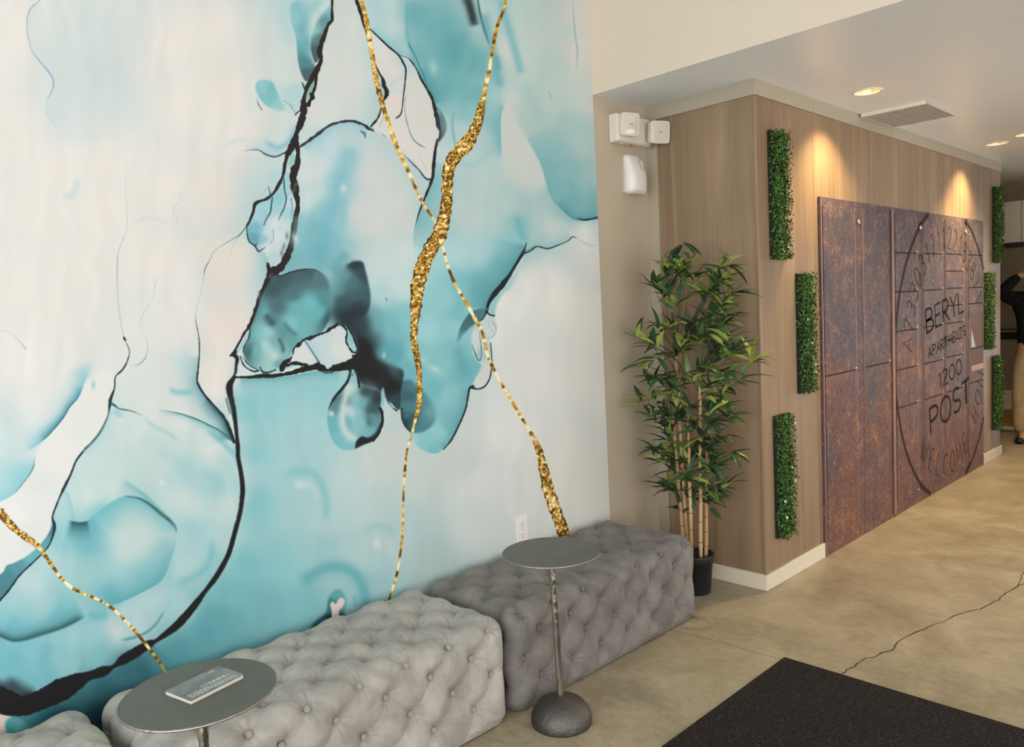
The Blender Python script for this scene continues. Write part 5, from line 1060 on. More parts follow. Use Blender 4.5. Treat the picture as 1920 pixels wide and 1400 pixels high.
cols_ = [(4.462, 4.905, [0.085, 1.076, 2.07]), (5.045, 5.462, [0.09, 1.079, 2.075]), (5.572, 5.985, [0.09, 0.745, 1.01, 1.276, 1.546, 1.813, 2.08]), (6.118, 6.545, [0.09, 0.745, 1.01, 1.278, 1.546, 1.815, 2.08]), (6.615, 7.030, [0.09, 0.745, 1.018, 1.15, 1.281, 1.418, 1.552, 1.686, 1.818, 2.088]), (7.180, 7.588, [0.09, 0.755, 1.417, 1.55, 1.819, 2.09])]
for y0, y1, zs in cols_:
    for z0, z1 in zip(zs, zs[1:]):
        if y0 > 7 and abs(z0 - 0.755) < 1e-6: z0d, z1d = 0.755, 1.417
        d_ = mb('door', y0, y1, z0 + 0.005, z1 - 0.005, 0.012, 0.0175, M['rust'], bev=0.0015)
        lz = z1 - 0.006
        if z0 > 0.2: mb('slit', y0 + 0.004, y1 - 0.030, z0 - 0.011, z0 + 0.0048, 0.0122, 0.0150, M['seam'])
        if len(zs) > 3 or z0 > 0.5:
            bm = bmesh.new(); lathe(bm, [(0.008, 0.0), (0.0075, 0.003), (0.003, 0.0045)], 12); kh = link('lock', bm, M['chrome'], d_, True, loc=(0.0175, y1 - MY0 - 0.012, z0 + 0.012)); kh.rotation_euler = (0, PI / 2, 0)
for y in (4.912, 5.036, 5.992, 6.100, 6.602, 7.050, 7.155): mb('divider', y - 0.004, y + 0.004, 0.10, 2.075, 0.012, 0.0165, M['edge'])
mb('post', 5.497, 5.529, 0.02, 2.10, 0.012, 0.028, M['edge'], bev=0.006)
for y in (4.444, 7.594): mb('edge_strip', y - 0.008, y + 0.006, 0.0, MH, 0.012, 0.016, M['edge'])
for (y, z) in ((4.968, 1.995), (6.058, 2.0), (7.108, 2.006)):
    bm = bmesh.new(); lathe(bm, [(0.016, 0.0), (0.016, 0.008), (0.012, 0.012), (0.004, 0.013)], 20); kh = link('barrel_lock', bm, M['chrome'], mail, True, loc=(0.012, y - MY0, z)); kh.rotation_euler = (0, PI / 2, 0)
# display window in the outgoing-mail door
w_ = mb('slot_window', 7.225, 7.575, 0.85, 1.34, 0.0172, 0.0185, new_mat('brown_window_print', s2l((104, 76, 66)), 0.65, spec=0.2)[0])
mb('ledge', 7.235, 7.570, 0.855, 0.90, 0.018, 0.021, new_mat('orange_wood_print', s2l((170, 104, 56)), 0.5)[0], w_)
bm = bmesh.new(); f3 = [bm.verts.new(q) for q in ((0.0195, 7.24 - MY0, 1.045), (0.0195, 7.36 - MY0, 1.045), (0.0195, 7.24 - MY0, 1.21))]
fc = bm.faces.new(f3); ex = bmesh.ops.extrude_face_region(bm, geom=[fc]); bmesh.ops.translate(bm, vec=(-0.001, 0, 0), verts=[q for q in ex['geom'] if isinstance(q, bmesh.types.BMVert)]); bmesh.ops.recalc_face_normals(bm, faces=bm.faces)
link('paper_corner', bm, new_mat('pale_paper', s2l((176, 178, 182)), 0.6)[0], w_)
mb('shelf_line', 7.23, 7.57, 1.035, 1.05, 0.0185, 0.0195, M['seam'], w_)
# postmark: ring and lettering as thin ink strokes proud of the doors
XI = 0.0186
def stroke(bm, pts, w, x=XI):
    P_ = [Vector((0, q[0], q[1])) for q in pts]; L, R_ = [], []
    for i, q in enumerate(P_):
        t = (P_[min(i + 1, len(P_) - 1)] - P_[max(i - 1, 0)])
        t.normalize(); n_ = Vector((0, -t.z, t.y))
        for lst, sg in ((L, 1), (R_, -1)): lst.append((bm.verts.new((x, *(q + n_ * w / 2 * sg)[1:])), bm.verts.new((x - 0.0016, *(q + n_ * w / 2 * sg)[1:]))))
    for i in range(len(P_) - 1):
        bm.faces.new((L[i][0], L[i + 1][0], R_[i + 1][0], R_[i][0])); bm.faces.new((L[i][0], L[i][1], L[i + 1][1], L[i + 1][0])); bm.faces.new((R_[i][0], R_[i + 1][0], R_[i + 1][1], R_[i][1]))
    bm.faces.new((L[0][0], R_[0][0], R_[0][1], L[0][1])); bm.faces.new((L[-1][0], L[-1][1], R_[-1][1], R_[-1][0]))
PC, PR = (6.665 - MY0, 1.060), 1.125
arc_ok = lambda y, z: 0.01 < z < MH - 0.005 and 0.0 < y < MY1 - MY0 - 0.004
bm = bmesh.new(); cur = []
for k in range(0, 241):
    a_ = 2 * PI * k / 240; q = (PC[0] + PR * math.cos(a_), PC[1] + PR * math.sin(a_))
    if arc_ok(*q): cur.append(q)
    else:
        if len(cur) > 2: stroke(bm, cur, 0.030)
        cur = []
if len(cur) > 2: stroke(bm, cur, 0.030)
bmesh.ops.recalc_face_normals(bm, faces=bm.faces); link('postmark_ring', bm, M['faded'], mail)
def arcp(cx, cy, rx, ry, a0, a1, n=10): return [(cx + rx * math.cos(math.radians(a0 + (a1 - a0) * k / n)), cy + ry * math.sin(math.radians(a0 + (a1 - a0) * k / n))) for k in range(n + 1)]
G = {'A': [[(0, 0), (.35, 1), (.7, 0)], [(.13, .36), (.57, .36)]], 'B': [[(0, 0), (0, 1)], [(0, 1)] + arcp(.3, .76, .3, .24, 90, -90) + [(0, .52)], [(.0, .52)] + arcp(.32, .26, .36, .26, 90, -90) + [(0, 0)]],
     'C': [arcp(.4, .5, .4, .5, 50, 310, 14)], 'E': [[(.55, 1), (0, 1), (0, 0), (.58, 0)], [(0, .52), (.48, .52)]], 'H': [[(0, 0), (0, 1)], [(.6, 0), (.6, 1)], [(0, .52), (.6, .52)]], 'L': [[(0, 1), (0, 0), (.55, 0)]],
     'M': [[(0, 0), (.08, 1), (.4, .25), (.72, 1), (.8, 0)]], 'N': [[(0, 0), (0, 1), (.6, 0), (.6, 1)]], 'O': [arcp(.42, .5, .42, .5, 90, 450, 24)], 'P': [[(0, 0), (0, 1)], [(0, 1)] + arcp(.28, .74, .34, .26, 90, -90) + [(0, .48)]],
     'R': [[(0, 0), (0, 1)], [(0, 1)] + arcp(.28, .74, .32, .26, 90, -90) + [(0, .48)], [(.2, .48), (.62, 0)]], 'S': [arcp(.32, .74, .3, .26, 30, 270, 10) + arcp(.32, .24, .32, .24, 90, -150, 10)], 'T': [[(0, 1), (.7, 1)], [(.35, 1), (.35, 0)]],
     'W': [[(0, 1), (.22, 0), (.42, .7), (.62, 0), (.84, 1)]], 'Y': [[(0, 1), (.33, .48), (.66, 1)], [(.33, .48), (.33, 0)]], '0': [arcp(.3, .5, .3, .5, 90, 450, 20)], '1': [[(.08, .8), (.25, 1), (.25, 0)]], '2': [arcp(.3, .72, .28, .28, 160, -20, 9) + [(.0, 0), (.6, 0)]],
     '3': [arcp(.28, .75, .26, .25, 140, -90, 9) + arcp(.28, .25, .3, .25, 90, -140, 9)], '7': [[(0, 1), (.55, 1), (.2, 0)]], '8': [arcp(.3, .76, .24, .24, -90, 270, 14), arcp(.3, .26, .3, .26, 90, 450, 14)]}
ADV = {k: max(q[0] for s in v_ for q in s) + .2 for k, v_ in G.items()}
def letter(ch, org, ang, h, sx, w, name='letter'):
    bm = bmesh.new(); ca, sa = math.cos(ang), math.sin(ang)
    for s in G[ch]: stroke(bm, [(org[0] + q[0] * h * sx * ca - q[1] * h * sa, org[1] + q[0] * h * sx * sa + q[1] * h * ca) for q in s], w)
    bmesh.ops.recalc_face_normals(bm, faces=bm.faces); link(name, bm, M['ink'] if name == 'letter' else M['faded'], mail)
def word(txt, y0, z0, y1, h, ang, w):
    ang = math.radians(ang); tot = sum(ADV[c] for c in txt) - .2; sx = (y1 - y0) / math.cos(ang) / (tot * h); x = 0
    for c in txt:
        letter(c, (y0 - MY0 + x * math.cos(ang), z0 + x * math.sin(ang)), ang, h, sx, w); x += ADV[c] * h * sx
word('BERYL', 6.175, 1.235, 7.045, 0.170, 8.5, 0.020)
word('APARTMENTS', 6.205, 1.045, 7.10, 0.080, 8.0, 0.011)
word('1200', 6.425, 0.790, 6.985, 0.120, 8.0, 0.015)
word('POST', 6.250, 0.470, 7.215, 0.195, 8.5, 0.022)
# ring lettering
def ring_text(chars, a0, a1, r, h, w, out=True):
    n_ = len(chars)
    for k, c in enumerate(chars):
        if c == ' ': continue
        a_ = math.radians(a0 + (a1 - a0) * k / (n_ - 1)); q = (PC[0] + r * math.cos(a_), PC[1] + r * math.sin(a_)); ang = a_ - PI / 2 if out else a_ + PI / 2
        half = ADV[c] * h * .35; o_ = (q[0] - half * math.cos(ang), q[1] - half * math.sin(ang))
        if all(0.02 < z_ < MH - .02 and 0.0 < y_ < MY1 - MY0 - .02 for y_, z_ in (o_, (o_[0] - math.sin(ang) * h, o_[1] + math.cos(ang) * h))): letter(c, o_, ang, h, .8, w, 'ring_letter')
ring_text('A73303171122183871', 172, 28, 0.80, 0.17, 0.009)
ring_text('WELCOME HOME', 232, 352, 0.97, 0.17, 0.009, False)
# ================================================================ boxwood strips on the timber wall
def leaf_mat(name, c0, c1, rough=0.45):
    m, nt, p = new_mat(name, rough=rough, spec=0.4)
    g = nd(nt, 'ShaderNodeNewGeometry'); c = ramp(nt, g.outputs['Random Per Island'], [(0.0, s2l(c0)), (0.7, s2l(c1)), (1.0, s2l(tuple(min(255, k * 1.35 + 14) for k in c1)))])
    nt.links.new(c, p.inputs['Base Color']); p.inputs['Subsurface Weight'].default_value = 0.0
    return m
M['box_leaf'] = leaf_mat('boxwood_leaf', (20, 42, 9), (62, 104, 30))
M['petal'] = new_mat('cream_petal', s2l((232, 232, 206)), 0.5)[0]
M['mossback'] = new_mat('dark_green_backing', s2l((20, 30, 14)), 0.9)[0]
SW, SH = 0.165, 0.665
def strip_mesh(seed):
    rr = random.Random(seed); V, F = [], []
    def leaf(o, n_, s_):
        n_ = n_.normalized(); t = n_.cross(Vector((rr.uniform(-1, 1), rr.uniform(-1, 1), rr.uniform(-1, 1)))).normalized(); b_ = n_.cross(t)
        k = len(V); L = s_; W = s_ * 0.62
        for u, v_, h_ in ((0, 0, 0), (.5, .5, .12), (1, 0, .05), (.5, -.5, .12)): V.append(tuple(o + t * (u * L) + b_ * (v_ * W) + n_ * (h_ * L)))
        F.append((k, k + 1, k + 2)); F.append((k, k + 2, k + 3))
    for _ in range(2900):
        y = rr.uniform(-SW / 2, SW / 2); z = rr.uniform(0, SH); e = min(1, (SW / 2 - abs(y)) / .02 + .2)
        x = rr.uniform(0.010, 0.056) * e + 0.006
        n_ = Vector((rr.uniform(.2, 1), rr.uniform(-.9, .9) + y / SW * 1.4, rr.uniform(-.7, .9)))
        leaf(Vector((x, y, z)), n_, rr.uniform(.010, .019))
    return V, F
def make_strip(seed):
    V, F = strip_mesh(seed); me = bpy.data.meshes.new('boxwood_leaves'); me.from_pydata(V, [], F); me.materials.append(M['box_leaf'])
    bm = bmesh.new(); bx(bm, 0.0, 0.016, -SW / 2, SW / 2, 0.0, SH); bmesh.ops.recalc_face_normals(bm, faces=bm.faces); bk = bpy.data.meshes.new('backing_mat'); bm.to_mesh(bk); bm.free(); bk.materials.append(M['mossback'])
    return me, bk
bm = bmesh.new()
for k in range(5):
    a = 2 * PI * k / 5; c_ = Vector((0.001, .0042 * math.cos(a), .0042 * math.sin(a)))
    vs_ = [bm.verts.new(c_ + Vector((.0018 * math.sin(j), .0036 * math.cos(j * PI / 3), .0036 * math.sin(j * PI / 3)))) for j in range(6)]; bm.faces.new(vs_)
bmesh.ops.recalc_face_normals(bm, faces=bm.faces); flower_me = bpy.data.meshes.new('flower'); bm.to_mesh(flower_me); bm.free(); flower_me.materials.append(M['petal'])
strips = [make_strip(s) for s in (1, 2, 3)]
ST = [(3.938, 1.752, 'topmost boxwood strip on the timber wall between its corner and the mail panel'), (4.218, 1.010, 'middle boxwood strip hung tight beside the near edge of the mail panel'), (3.925, 0.255, 'lowest boxwood strip just above the baseboard near the timber corner'),
      (8.005, 1.762, 'topmost boxwood strip on the timber wall beyond the mail panel'), (7.735, 1.008, 'middle boxwood strip touching the far edge of the mail panel'), (7.985, 0.262, 'lowest boxwood strip on the timber wall beyond the mail panel')]
for k, (y, z, lb) in enumerate(ST):
    root = empty('boxwood_strip', (XC, y, z), label=lb, cat='wall plant', group='artificial boxwood strips')
    me, bk = strips[k % 3]
    link('backing_mat', bk, None, root); o = link('boxwood_leaves', me, None, root); tag(o, kind='stuff')
    rr = random.Random(30 + k)
    for _ in range(15):
        f = link('flower', flower_me, None, root, loc=(rr.uniform(.050, .060), rr.uniform(-SW / 2, SW / 2), rr.uniform(.02, SH - .02))); f.rotation_euler = (rr.uniform(0, 3), rr.uniform(-.5, .5), rr.uniform(-.6, .6))
# ================================================================ potted artificial bamboo
m, nt, p = new_mat('bamboo_cane', rough=0.45)
v = pos(nt, (40, 40, 3)); nt.links.new(ramp(nt, noise(nt, v, 1.0, 4), [(0.3, s2l((176, 138, 92))), (0.55, s2l((205, 170, 122))), (0.8, s2l((226, 198, 152)))]), p.inputs['Base Color'])
M['cane'] = m
M['node'] = new_mat('cane_node', s2l((128, 96, 60)), 0.6)[0]
M['twig'] = new_mat('brown_green_twig', s2l((72, 76, 52)), 0.6)[0]
def leafm(name, c0, c1, tr=0.15):
    m, nt, p = new_mat(name, rough=0.42, spec=0.4)
    oi = nd(nt, 'ShaderNodeObjectInfo'); g = nd(nt, 'ShaderNodeNewGeometry'); f = mth(nt, 'FRACT', mth(nt, 'ADD', oi.outputs['Random'], g.outputs['Random Per Island']))
    nt.links.new(ramp(nt, f, [(0.0, s2l(c0)), (1.0, s2l(c1))]), p.inputs['Base Color'])
    return m
M['leaf_dark'] = leafm('dark_bamboo_leaf', (36, 60, 40), (72, 100, 62))
M['leaf_lime'] = leafm('lime_bamboo_leaf', (132, 154, 54), (186, 198, 104))
M['leaf_mid'] = leafm('mid_bamboo_leaf', (66, 96, 50), (108, 134, 66))
M['potblack'] = new_mat('black_nursery_pot', s2l((30, 31, 31)), 0.5)[0]
M['soil'] = new_mat('dark_soil', s2l((34, 27, 22)), 0.95)[0]
PX_, PY_ = 0.392, 3.492
plant = empty('potted_bamboo', (PX_, PY_, 0), label='artificial bamboo with five canes in a black plastic pot beside the far ottoman', cat='plant')
bm = bmesh.new(); lathe(bm, [(0.001, 0.0), (0.070, 0.0), (0.073, 0.004), (0.088, 0.165), (0.0935, 0.167), (0.0965, 0.205), (0.0965, 0.212), (0.092, 0.212), (0.089, 0.17), (0.001, 0.168)], 48); pot = link('pot', bm, M['potblack'], plant, True)
bm = bmesh.new(); lathe(bm, [(0.001, 0.0), (0.087, 0.0), (0.085, 0.008), (0.001, 0.014)], 32, (0, 0, 0.168)); link('soil', bm, M['soil'], pot)
loc_ = lambda q: Vector((q[0] - PX_, q[1] - PY_, q[2]))
rr = random.Random(21)
canes = [((1297, 1052), (1291, 775), 3.455), ((1314, 1052), (1313, 700), 3.47), ((1323, 1050), (1326, 800), 3.515), ((1284, 1050), (1268, 668), 3.53), ((1279, 1045), (1262, 778), 3.50)]
cane_pts = []
for (b_, t_, yy_) in canes:
    p0 = loc_(at(*b_, 1, yy_)); p1 = loc_(at(*t_, 1, yy_)); d_ = (p1 - p0); p0 = p0 + d_ * ((0.172 - p0.z) / d_.z)
    r0 = math.hypot(p0.x, p0.y)
    if r0 > 0.078: p0.x *= 0.078 / r0; p0.y *= 0.078 / r0
    n_ = 9; bm = bmesh.new(); pts = [p0.lerp(p1, k / n_) + Vector((rr.uniform(-.002, .002), rr.uniform(-.002, .002), 0)) for k in range(n_ + 1)]
    tube(bm, pts, [0.0105 - 0.003 * k / n_ for k in range(n_ + 1)], 10); cn = link('cane', bm, M['cane'], plant, True)
    bm = bmesh.new()
    for k in range(1, n_): q = pts[k]; tube(bm, [q - Vector((0, 0, .0025)), q + Vector((0, 0, .0025))], [0.0112 - 0.003 * k / n_] * 2, 10)
    link('cane_nodes', bm, M['node'], cn)
    cane_pts.append(pts)
def leaf_mesh(L, W, droop, side, seed):
    r = random.Random(seed); V, F = [], []; n_ = 7
    for k in range(n_ + 1):
        t = k / n_; w = W * (math.sin(PI * min(1, t ** 0.75)) ** 0.8) * (1 - 0.15 * t) if 0 < k < n_ else 0.0006
        x = L * t * (1 - 0.12 * droop * t); z = -droop * L * 0.5 * t * t; y = side * L * t * t
        V += [(x, y - w, z + w * 0.35), (x, y, z), (x, y + w, z + w * 0.35)]
    for k in range(n_):
        a = 3 * k; F += [(a, a + 1, a + 4, a + 3), (a + 1, a + 2, a + 5, a + 4)]
    return V, F
LM = []
for k, (L, W, dr, sd) in enumerate(((.130, .0150, .35, .05), (.145, .0160, .7, -.08), (.115, .0140, .15, .10), (.155, .0150, .55, .02), (.105, .0130, .9, -.05))): LM.append(leaf_mesh(L, W, dr, sd, k))
LEAF = {}
for mk in ('leaf_dark', 'leaf_mid', 'leaf_lime'):
    for k, (V, F) in enumerate(LM):
        me = bpy.data.meshes.new('leaf'); me.from_pydata(V, [], F); me.materials.append(M[mk]); me.polygons.foreach_set('use_smooth', [True] * len(F)); LEAF[mk, k] = me
# clusters: pixel where the twig ends, leaf count, lime share
CL = [(1271, 494, 9, .4), (1258, 478, 6, .5), (1241, 541, 8, .2), (1263, 568, 8, .35), (1280, 517, 8, .2), (1300, 520, 6, .1), (1353, 494, 7, .6), (1353, 521, 8, .2), (1359, 560, 8, .3), (1374, 545, 7, .15), (1327, 551, 8, .15), (1335, 590, 7, .1), (1362, 590, 6, .2),
      (1190, 626, 7, .5), (1190, 686, 7, .5), (1213, 646, 7, .15), (1231, 611, 7, .1), (1225, 672, 7, .1), (1284, 654, 9, .35), (1314, 633, 9, .3), (1297, 607, 8, .1), (1353, 624, 7, .5), (1366, 633, 7, .5), (1417, 676, 8, .5), (1374, 665, 8, .25), (1391, 708, 7, .2), (1366, 700, 7, .1), (1323, 686, 9, .1), (1250, 665, 8, .15), (1224, 708, 7, .05), (1256, 708, 8, .1), (1290, 705, 9, .1), (1335, 720, 8, .1), (1345, 655, 8, .15),
      (1189, 749, 7, .35), (1219, 781, 7, .0), (1248, 814, 8, .1), (1242, 764, 8, .05), (1289, 755, 8, .05), (1324, 764, 8, .1), (1359, 761, 8, .15), (1377, 784, 6, .05), (1301, 802, 8, .05), (1342, 787, 7, .05), (1353, 820, 7, .35), (1271, 837, 8, .3), (1274, 869, 8, .2), (1238, 865, 7, .3), (1262, 780, 8, .1), (1347, 861, 7, .15), (1336, 875, 7, .1), (1262, 910, 8, .0), (1246, 913, 7, .05), (1283, 890, 8, .2), (1303, 907, 6, .1), (1342, 907, 6, .1), (1361, 915, 6, .7), (1274, 948, 5, .0), (1333, 945, 6, .0), (1300, 850, 7, .1), (1318, 835, 7, .1)]
leaf_list = []; bm_tw = []; ZTOP = at(1300, 462, 1, 3.5).z
CL += [(px + rr.uniform(-34, 34), py + rr.uniform(-26, 26), 7, .16) for px, py, n_, lm in CL if 1225 < px < 1375 and py < 930]
for i, (px, py, n_, lime) in enumerate(CL):
    yy_ = rr.uniform(3.38, 3.58)
    while at(px, py, 1, yy_).x < 0.10 and yy_ > 3.22: yy_ -= 0.02
    c = loc_(at(px, py, 1, yy_))
    best = min((q for pts in cane_pts for q in pts), key=lambda q: (q - c).length + 0.5 * abs(q.z - (c.z - 0.10)))
    mid = best.lerp(c, 0.5) + Vector((0, 0, 0.04)); bm = bmesh.new()
    pts = [best * (1 - t) ** 2 + mid * 2 * t * (1 - t) + c * t * t for t in (0, .25, .5, .75, 1)]
    tube(bm, pts, [.0024, .0021, .0018, .0015, .001], 5); bm_tw.append(link('twig', bm, M['twig'], plant, True))
    out = (c - best); out = out.normalized() if out.length > 1e-3 else Vector((0, -1, 0))
    for k in range(n_):
        a = 2 * PI * k / n_ + rr.uniform(-.4, .4)
        d_ = Vector((math.cos(a), math.sin(a) * .75, rr.uniform(-.55, .75))) * .8 + out * rr.uniform(.3, .9); d_.normalize()
        if abs(d_.y) > .75: d_.y *= .6; d_.normalize()
        lk = rr.randrange(5); L = (.130, .145, .115, .155, .105)[lk]; s_ = rr.uniform(.8, 1.15)
        base_ = c - out * rr.uniform(0, .05) + Vector((rr.uniform(-.012, .012), rr.uniform(-.012, .012), rr.uniform(-.015, .015)))
        tip = base_ + d_ * L * s_
        if tip.x + PX_ < .03: d_.x = abs(d_.x); tip = base_ + d_ * L * s_
        if tip.y + PY_ > 3.70: d_.y = -abs(d_.y)
        if tip.x + PX_ > 0.60 and tip.y + PY_ > 3.6: d_.y = -abs(d_.y)
        if tip.z > ZTOP: d_.z = -abs(d_.z) * .3; d_.normalize()
        r_ = rr.random(); mk = 'leaf_lime' if r_ < lime else ('leaf_mid' if r_ < lime + .22 else 'leaf_dark')
        up_ = Vector((rr.uniform(-.5, .5), rr.uniform(-.5, .5), 1)); yv = up_.cross(d_).normalized(); zv = d_.cross(yv)
        mt_ = Matrix((d_, yv, zv)).transposed().to_4x4() @ Matrix.Scale(s_, 4); mt_.translation = base_
        leaf_list.append((mk, lk, mt_, base_))
rr.shuffle(leaf_list); leaf_list.sort(key=lambda q: 0 if q[0] == 'leaf_lime' else 1)
for mk, lk, mt_, _ in leaf_list[:300]:
    o = link('leaf', LEAF[mk, lk], None, plant); o.matrix_local = mt_
for mk in ('leaf_mid', 'leaf_dark'):
    V, F = [], []
    for q in leaf_list[300:]:
        if q[0] != mk: continue
        b0 = len(V); V += [tuple(q[2] @ Vector(w)) for w in LM[q[1]][0]]; F += [tuple(b0 + j for j in f) for f in LM[q[1]][1]]
    if V:
        me = bpy.data.meshes.new('foliage'); me.from_pydata(V, [], F); me.materials.append(M[mk]); me.polygons.foreach_set('use_smooth', [True] * len(F))
        tag(link('foliage', me, None, plant), kind='stuff')
# ================================================================ service niche at the end of the hall
M['niche'] = paint('olive_grey_paint', (150, 138, 116), 0.7)
M['nwhite'] = paint('dull_white_laminate', (214, 204, 188), 0.5, 0.0)
m, nt, p = new_mat('amber_plywood', rough=0.5); v = pos(nt, (2, 2, 12))
nt.links.new(ramp(nt, noise(nt, v, 1.2, 4), [(0.3, s2l((128, 92, 44))), (0.7, s2l((176, 134, 70)))]), p.inputs['Base Color']); M['ply'] = m
box('wall_niche', (-2.44, 1.1, 9.78, 9.88, 0.0, H), M['niche'], kind='structure')
uc = empty('wall_cabinet', (0.6, 9.5, 1.957), label='white upper wall cabinet with a black strip along its lower edge', cat='cabinet')
box('cabinet_body', (-1.6, 0.45, 0.0, 0.28, 0.039, 0.468), M['nwhite'], uc, bev=.003)
for k in range(4): box('cabinet_door', (-1.6 + k * .5125 + .003, -1.6 + (k + 1) * .5125 - .003, -0.018, 0.0, 0.042, 0.466), M['nwhite'], uc, bev=.002)
box('light_strip', (-1.6, 0.45, -0.018, 0.28, 0.0, 0.039), M['black'], uc)
lc = empty('service_counter', (0.6, 9.5, 0.0), label='low counter with a white drawer band over amber plywood behind the person', cat='counter')
box('counter_body', (-1.6, 0.45, 0.02, 0.28, 0.0, 0.985), M['niche'], lc)
box('counter_top', (-1.62, 0.47, -0.02, 0.28, 1.03, 1.085), M['dark'], lc, bev=.004)
box('top_edging', (-1.62, 0.47, -0.026, -0.02, 1.062, 1.085), M['ply'], lc)
box('support_rail', (-1.6, 0.45, 0.0, 0.28, 0.985, 1.03), M['dark'], lc)
box('drawer_band', (-1.6, 0.45, -0.01, 0.02, 0.24, 0.442), M['nwhite'], lc, bev=.003)
box('plywood_front', (-1.6, 0.45, 0.0, 0.02, 0.055, 0.24), M['ply'], lc)
box('kick_strip', (-1.6, 0.45, -0.012, 0.02, 0.02, 0.055), M['nwhite'], lc)

# ================================================================ person standing at the niche (mostly beyond the picture's edge)
def skin_mesh(name, verts, edges, radii, root=0, sub=2):
    me = bpy.data.meshes.new(name); me.from_pydata([tuple(v) for v in verts], edges, [])
    o = bpy.data.objects.new(name, me); col.objects.link(o)
    o.modifiers.new('skin', 'SKIN'); sk = me.skin_vertices[0].data
    for k, r in enumerate(radii):
        sk[k].radius = r if isinstance(r, tuple) else (r, r); sk[k].use_root = (k == root)
    sb = o.modifiers.new('sub', 'SUBSURF'); sb.levels = sub; sb.render_levels = sub
    dg = bpy.context.evaluated_depsgraph_get(); dg.update(); me2 = bpy.data.meshes.new_from_object(o.evaluated_get(dg))
    bpy.data.objects.remove(o); me2.name = name
    return me2
person = empty('person', (0.79, 8.95, 0), math.radians(12), label='person in a black sweater and khaki trousers raising a hand to the face', cat='person')
M['skin'] = new_mat('skin', s2l((186, 134, 106)), 0.55)[0]
m, nt, p = new_mat('black_knit', s2l((26, 27, 31)), 0.9, spec=0.15); M['knit'] = m
m, nt, p = new_mat('khaki_cotton', rough=0.85, spec=0.15); v = objco(nt)
nt.links.new(ramp(nt, noise(nt, v, 6, 4), [(0.3, s2l((150, 132, 102))), (0.7, s2l((182, 162, 130)))]), p.inputs['Base Color']); M['khaki'] = m
M['hair'] = new_mat('dark_brown_hair', s2l((42, 32, 27)), 0.6)[0]; M['shoe'] = new_mat('black_shoe', s2l((26, 24, 26)), 0.4)[0]
# figure faces -y; limbs mirrored in x
def arm(s): return [(s * .175, .0, 1.425), (s * .235, -.06, 1.435), (s * .275, -.22, 1.505), (s * .19, -.235, 1.60), (s * .105, -.225, 1.665)]
V = [(0, .0, .98), (0, .005, 1.12), (0, .0, 1.28), (0, .01, 1.42), (0, .012, 1.50), (0, -.005, 1.555), (0, -.012, 1.64), (0, -.002, 1.71)]
E_ = [(0, 1), (1, 2), (2, 3), (3, 4), (4, 5), (5, 6), (6, 7)]; Rd = [(.15, .10), (.135, .095), (.155, .105), (.13, .085), (.055, .055), (.062, .07), (.078, .095), (.066, .078)]
for s in (-1, 1):
    b0 = len(V); A_ = arm(s); V += A_; E_ += [(3, b0), (b0, b0 + 1), (b0 + 1, b0 + 2), (b0 + 2, b0 + 3), (b0 + 3, b0 + 4)]; Rd += [.058, .050, .040, .034, .026]
    b0 = len(V); V += [(s * .09, .0, .92), (s * .10, -.005, .52), (s * .105, .015, .10), (s * .115, -.09, .035)]; E_ += [(0, b0), (b0, b0 + 1), (b0 + 1, b0 + 2), (b0 + 2, b0 + 3)]; Rd += [.088, .056, .038, .034]
body = link('body', skin_mesh('body', V, E_, Rd), M['skin'], person, True)
# face
for s in (-1, 1):
    bm = bmesh.new(); bmesh.ops.create_uvsphere(bm, u_segments=10, v_segments=8, radius=.010); e_ = link('eye', bm, new_mat('eye_dark', s2l((40, 32, 30)), .2)[0] if s < 0 else bpy.data.materials['eye_dark'], body, True, loc=(s * .030, -.100, 1.655))
    bm = bmesh.new(); bmesh.ops.create_uvsphere(bm, u_segments=10, v_segments=8, radius=.022); e_ = link('ear', bm, M['skin'], body, True, loc=(s * .080, .0, 1.645)); e_.scale = (.45, .8, 1.3)
bm = bmesh.new(); tube(bm, [(0, -.098, 1.665), (0, -.114, 1.635), (0, -.108, 1.622)], [.008, .013, .012], 8); link('nose', bm, M['skin'], body, True)
bm = bmesh.new(); tube(bm, [(-.022, -.092, 1.592), (0, -.099, 1.590), (.022, -.092, 1.592)], [.003, .006, .003], 8); link('mouth', bm, new_mat('lips', s2l((150, 92, 80)), .5)[0], body, True)
bm = bmesh.new(); bmesh.ops.create_uvsphere(bm, u_segments=24, v_segments=16, radius=1.0)
for v_ in bm.verts:
    v_.co = Vector((v_.co.x * .092, v_.co.y * .108 + .014, v_.co.z * .098 + 1.685))
bmesh.ops.delete(bm, geom=[v_ for v_ in bm.verts if v_.co.y < -.055 and v_.co.z < 1.715 or v_.co.z < 1.60], context='VERTS'); link('hair', bm, M['hair'], person, True)
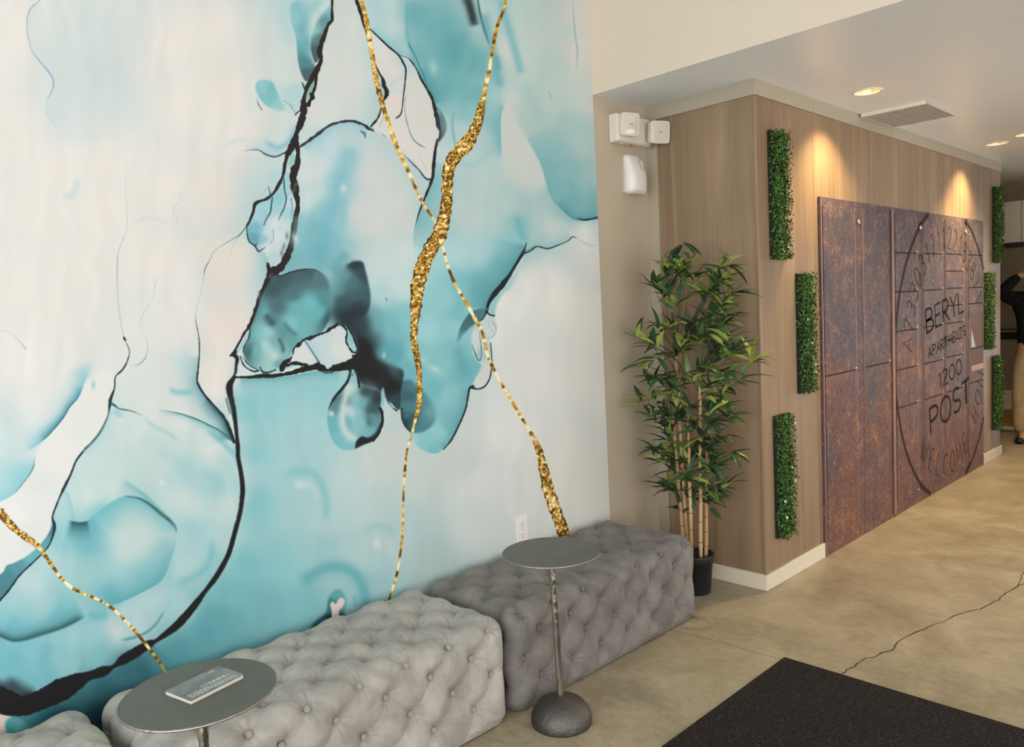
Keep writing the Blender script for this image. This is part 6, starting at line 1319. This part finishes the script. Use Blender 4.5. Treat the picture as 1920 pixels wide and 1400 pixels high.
# hands raised in front of the face
for s in (-1, 1):
    w0 = Vector((s * .105, -.225, 1.665)); V, E_, Rd = [w0, w0 + Vector((-s * .020, -.010, .030)), w0 + Vector((-s * .035, -.018, .062))], [(0, 1), (1, 2)], [(.022, .018), (.030, .016), (.034, .014)]
    for f in range(4):
        b0 = len(V); o_ = w0 + Vector((-s * (.030 + .004 * f), -.020 - .002 * f, .088 - .020 * f)); ln = (.9, 1.0, .95, .75)[f]
        V += [o_, o_ + Vector((-s * .030 * ln, -.014, .008)), o_ + Vector((-s * .050 * ln, .002, .006)), o_ + Vector((-s * .056 * ln, .014, .0))]
        E_ += [(2, b0), (b0, b0 + 1), (b0 + 1, b0 + 2), (b0 + 2, b0 + 3)]; Rd += [.0095, .0088, .0082, .007]
    b0 = len(V); V += [w0 + Vector((-s * .030, .006, .035)), w0 + Vector((-s * .048, .014, .045)), w0 + Vector((-s * .062, .012, .052))]; E_ += [(1, b0), (b0, b0 + 1), (b0 + 1, b0 + 2)]; Rd += [.011, .010, .008]
    link('hand', skin_mesh('hand', V, E_, Rd, 0, 1), M['skin'], body, True)
# sweater
V = [(0, .0, .87), (0, .005, 1.10), (0, .0, 1.28), (0, .01, 1.415), (0, .012, 1.475)]; E_ = [(0, 1), (1, 2), (2, 3), (3, 4)]; Rd = [(.185, .135), (.175, .130), (.185, .132), (.150, .105), (.078, .072)]
for s in (-1, 1):
    b0 = len(V); A_ = arm(s)[:4] + [(s * .130, -.228, 1.645)]; V += A_; E_ += [(3, b0), (b0, b0 + 1), (b0 + 1, b0 + 2), (b0 + 2, b0 + 3), (b0 + 3, b0 + 4)]; Rd += [.082, .074, .060, .052, .042]
sw_ = link('sweater', skin_mesh('sweater', V, E_, Rd), M['knit'], person, True)
M['speck'] = new_mat('white_fleck', s2l((200, 198, 190)), .6)[0]
for k in range(7):
    bm = bmesh.new(); bmesh.ops.create_uvsphere(bm, u_segments=8, v_segments=6, radius=.006); link('stud', bm, M['speck'], sw_, True, loc=(-.085 + .004 * (k % 2), -.135, 1.0 + .05 * k))
V = [(0, .0, 1.00), (0, .005, .93)]; E_ = [(0, 1)]; Rd = [(.165, .118), (.175, .130)]
for s in (-1, 1):
    b0 = len(V); V += [(s * .095, .0, .85), (s * .112, -.01, .55), (s * .122, .005, .28), (s * .115, .012, .075)]; E_ += [(1, b0), (b0, b0 + 1), (b0 + 1, b0 + 2), (b0 + 2, b0 + 3)]; Rd += [(.112, .115), (.098, .10), (.088, .09), (.070, .075)]
link('trousers', skin_mesh('trousers', V, E_, Rd), M['khaki'], person, True)
for s in (-1, 1):
    bm = bmesh.new(); bx(bm, -.045, .045, -.20, .075, 0.0, .075)
    for v_ in bm.verts:
        if v_.co.y < -.1 and v_.co.z > .05: v_.co.z = .04
    bmesh.ops.bevel(bm, geom=list(bm.edges), offset=.022, segments=3, affect='EDGES'); bmesh.ops.recalc_face_normals(bm, faces=bm.faces); sh_ = link('shoe', bm, M['shoe'], person, True, loc=(s * .118, .02, 0)); sh_.rotation_euler = (0, 0, s * .15)
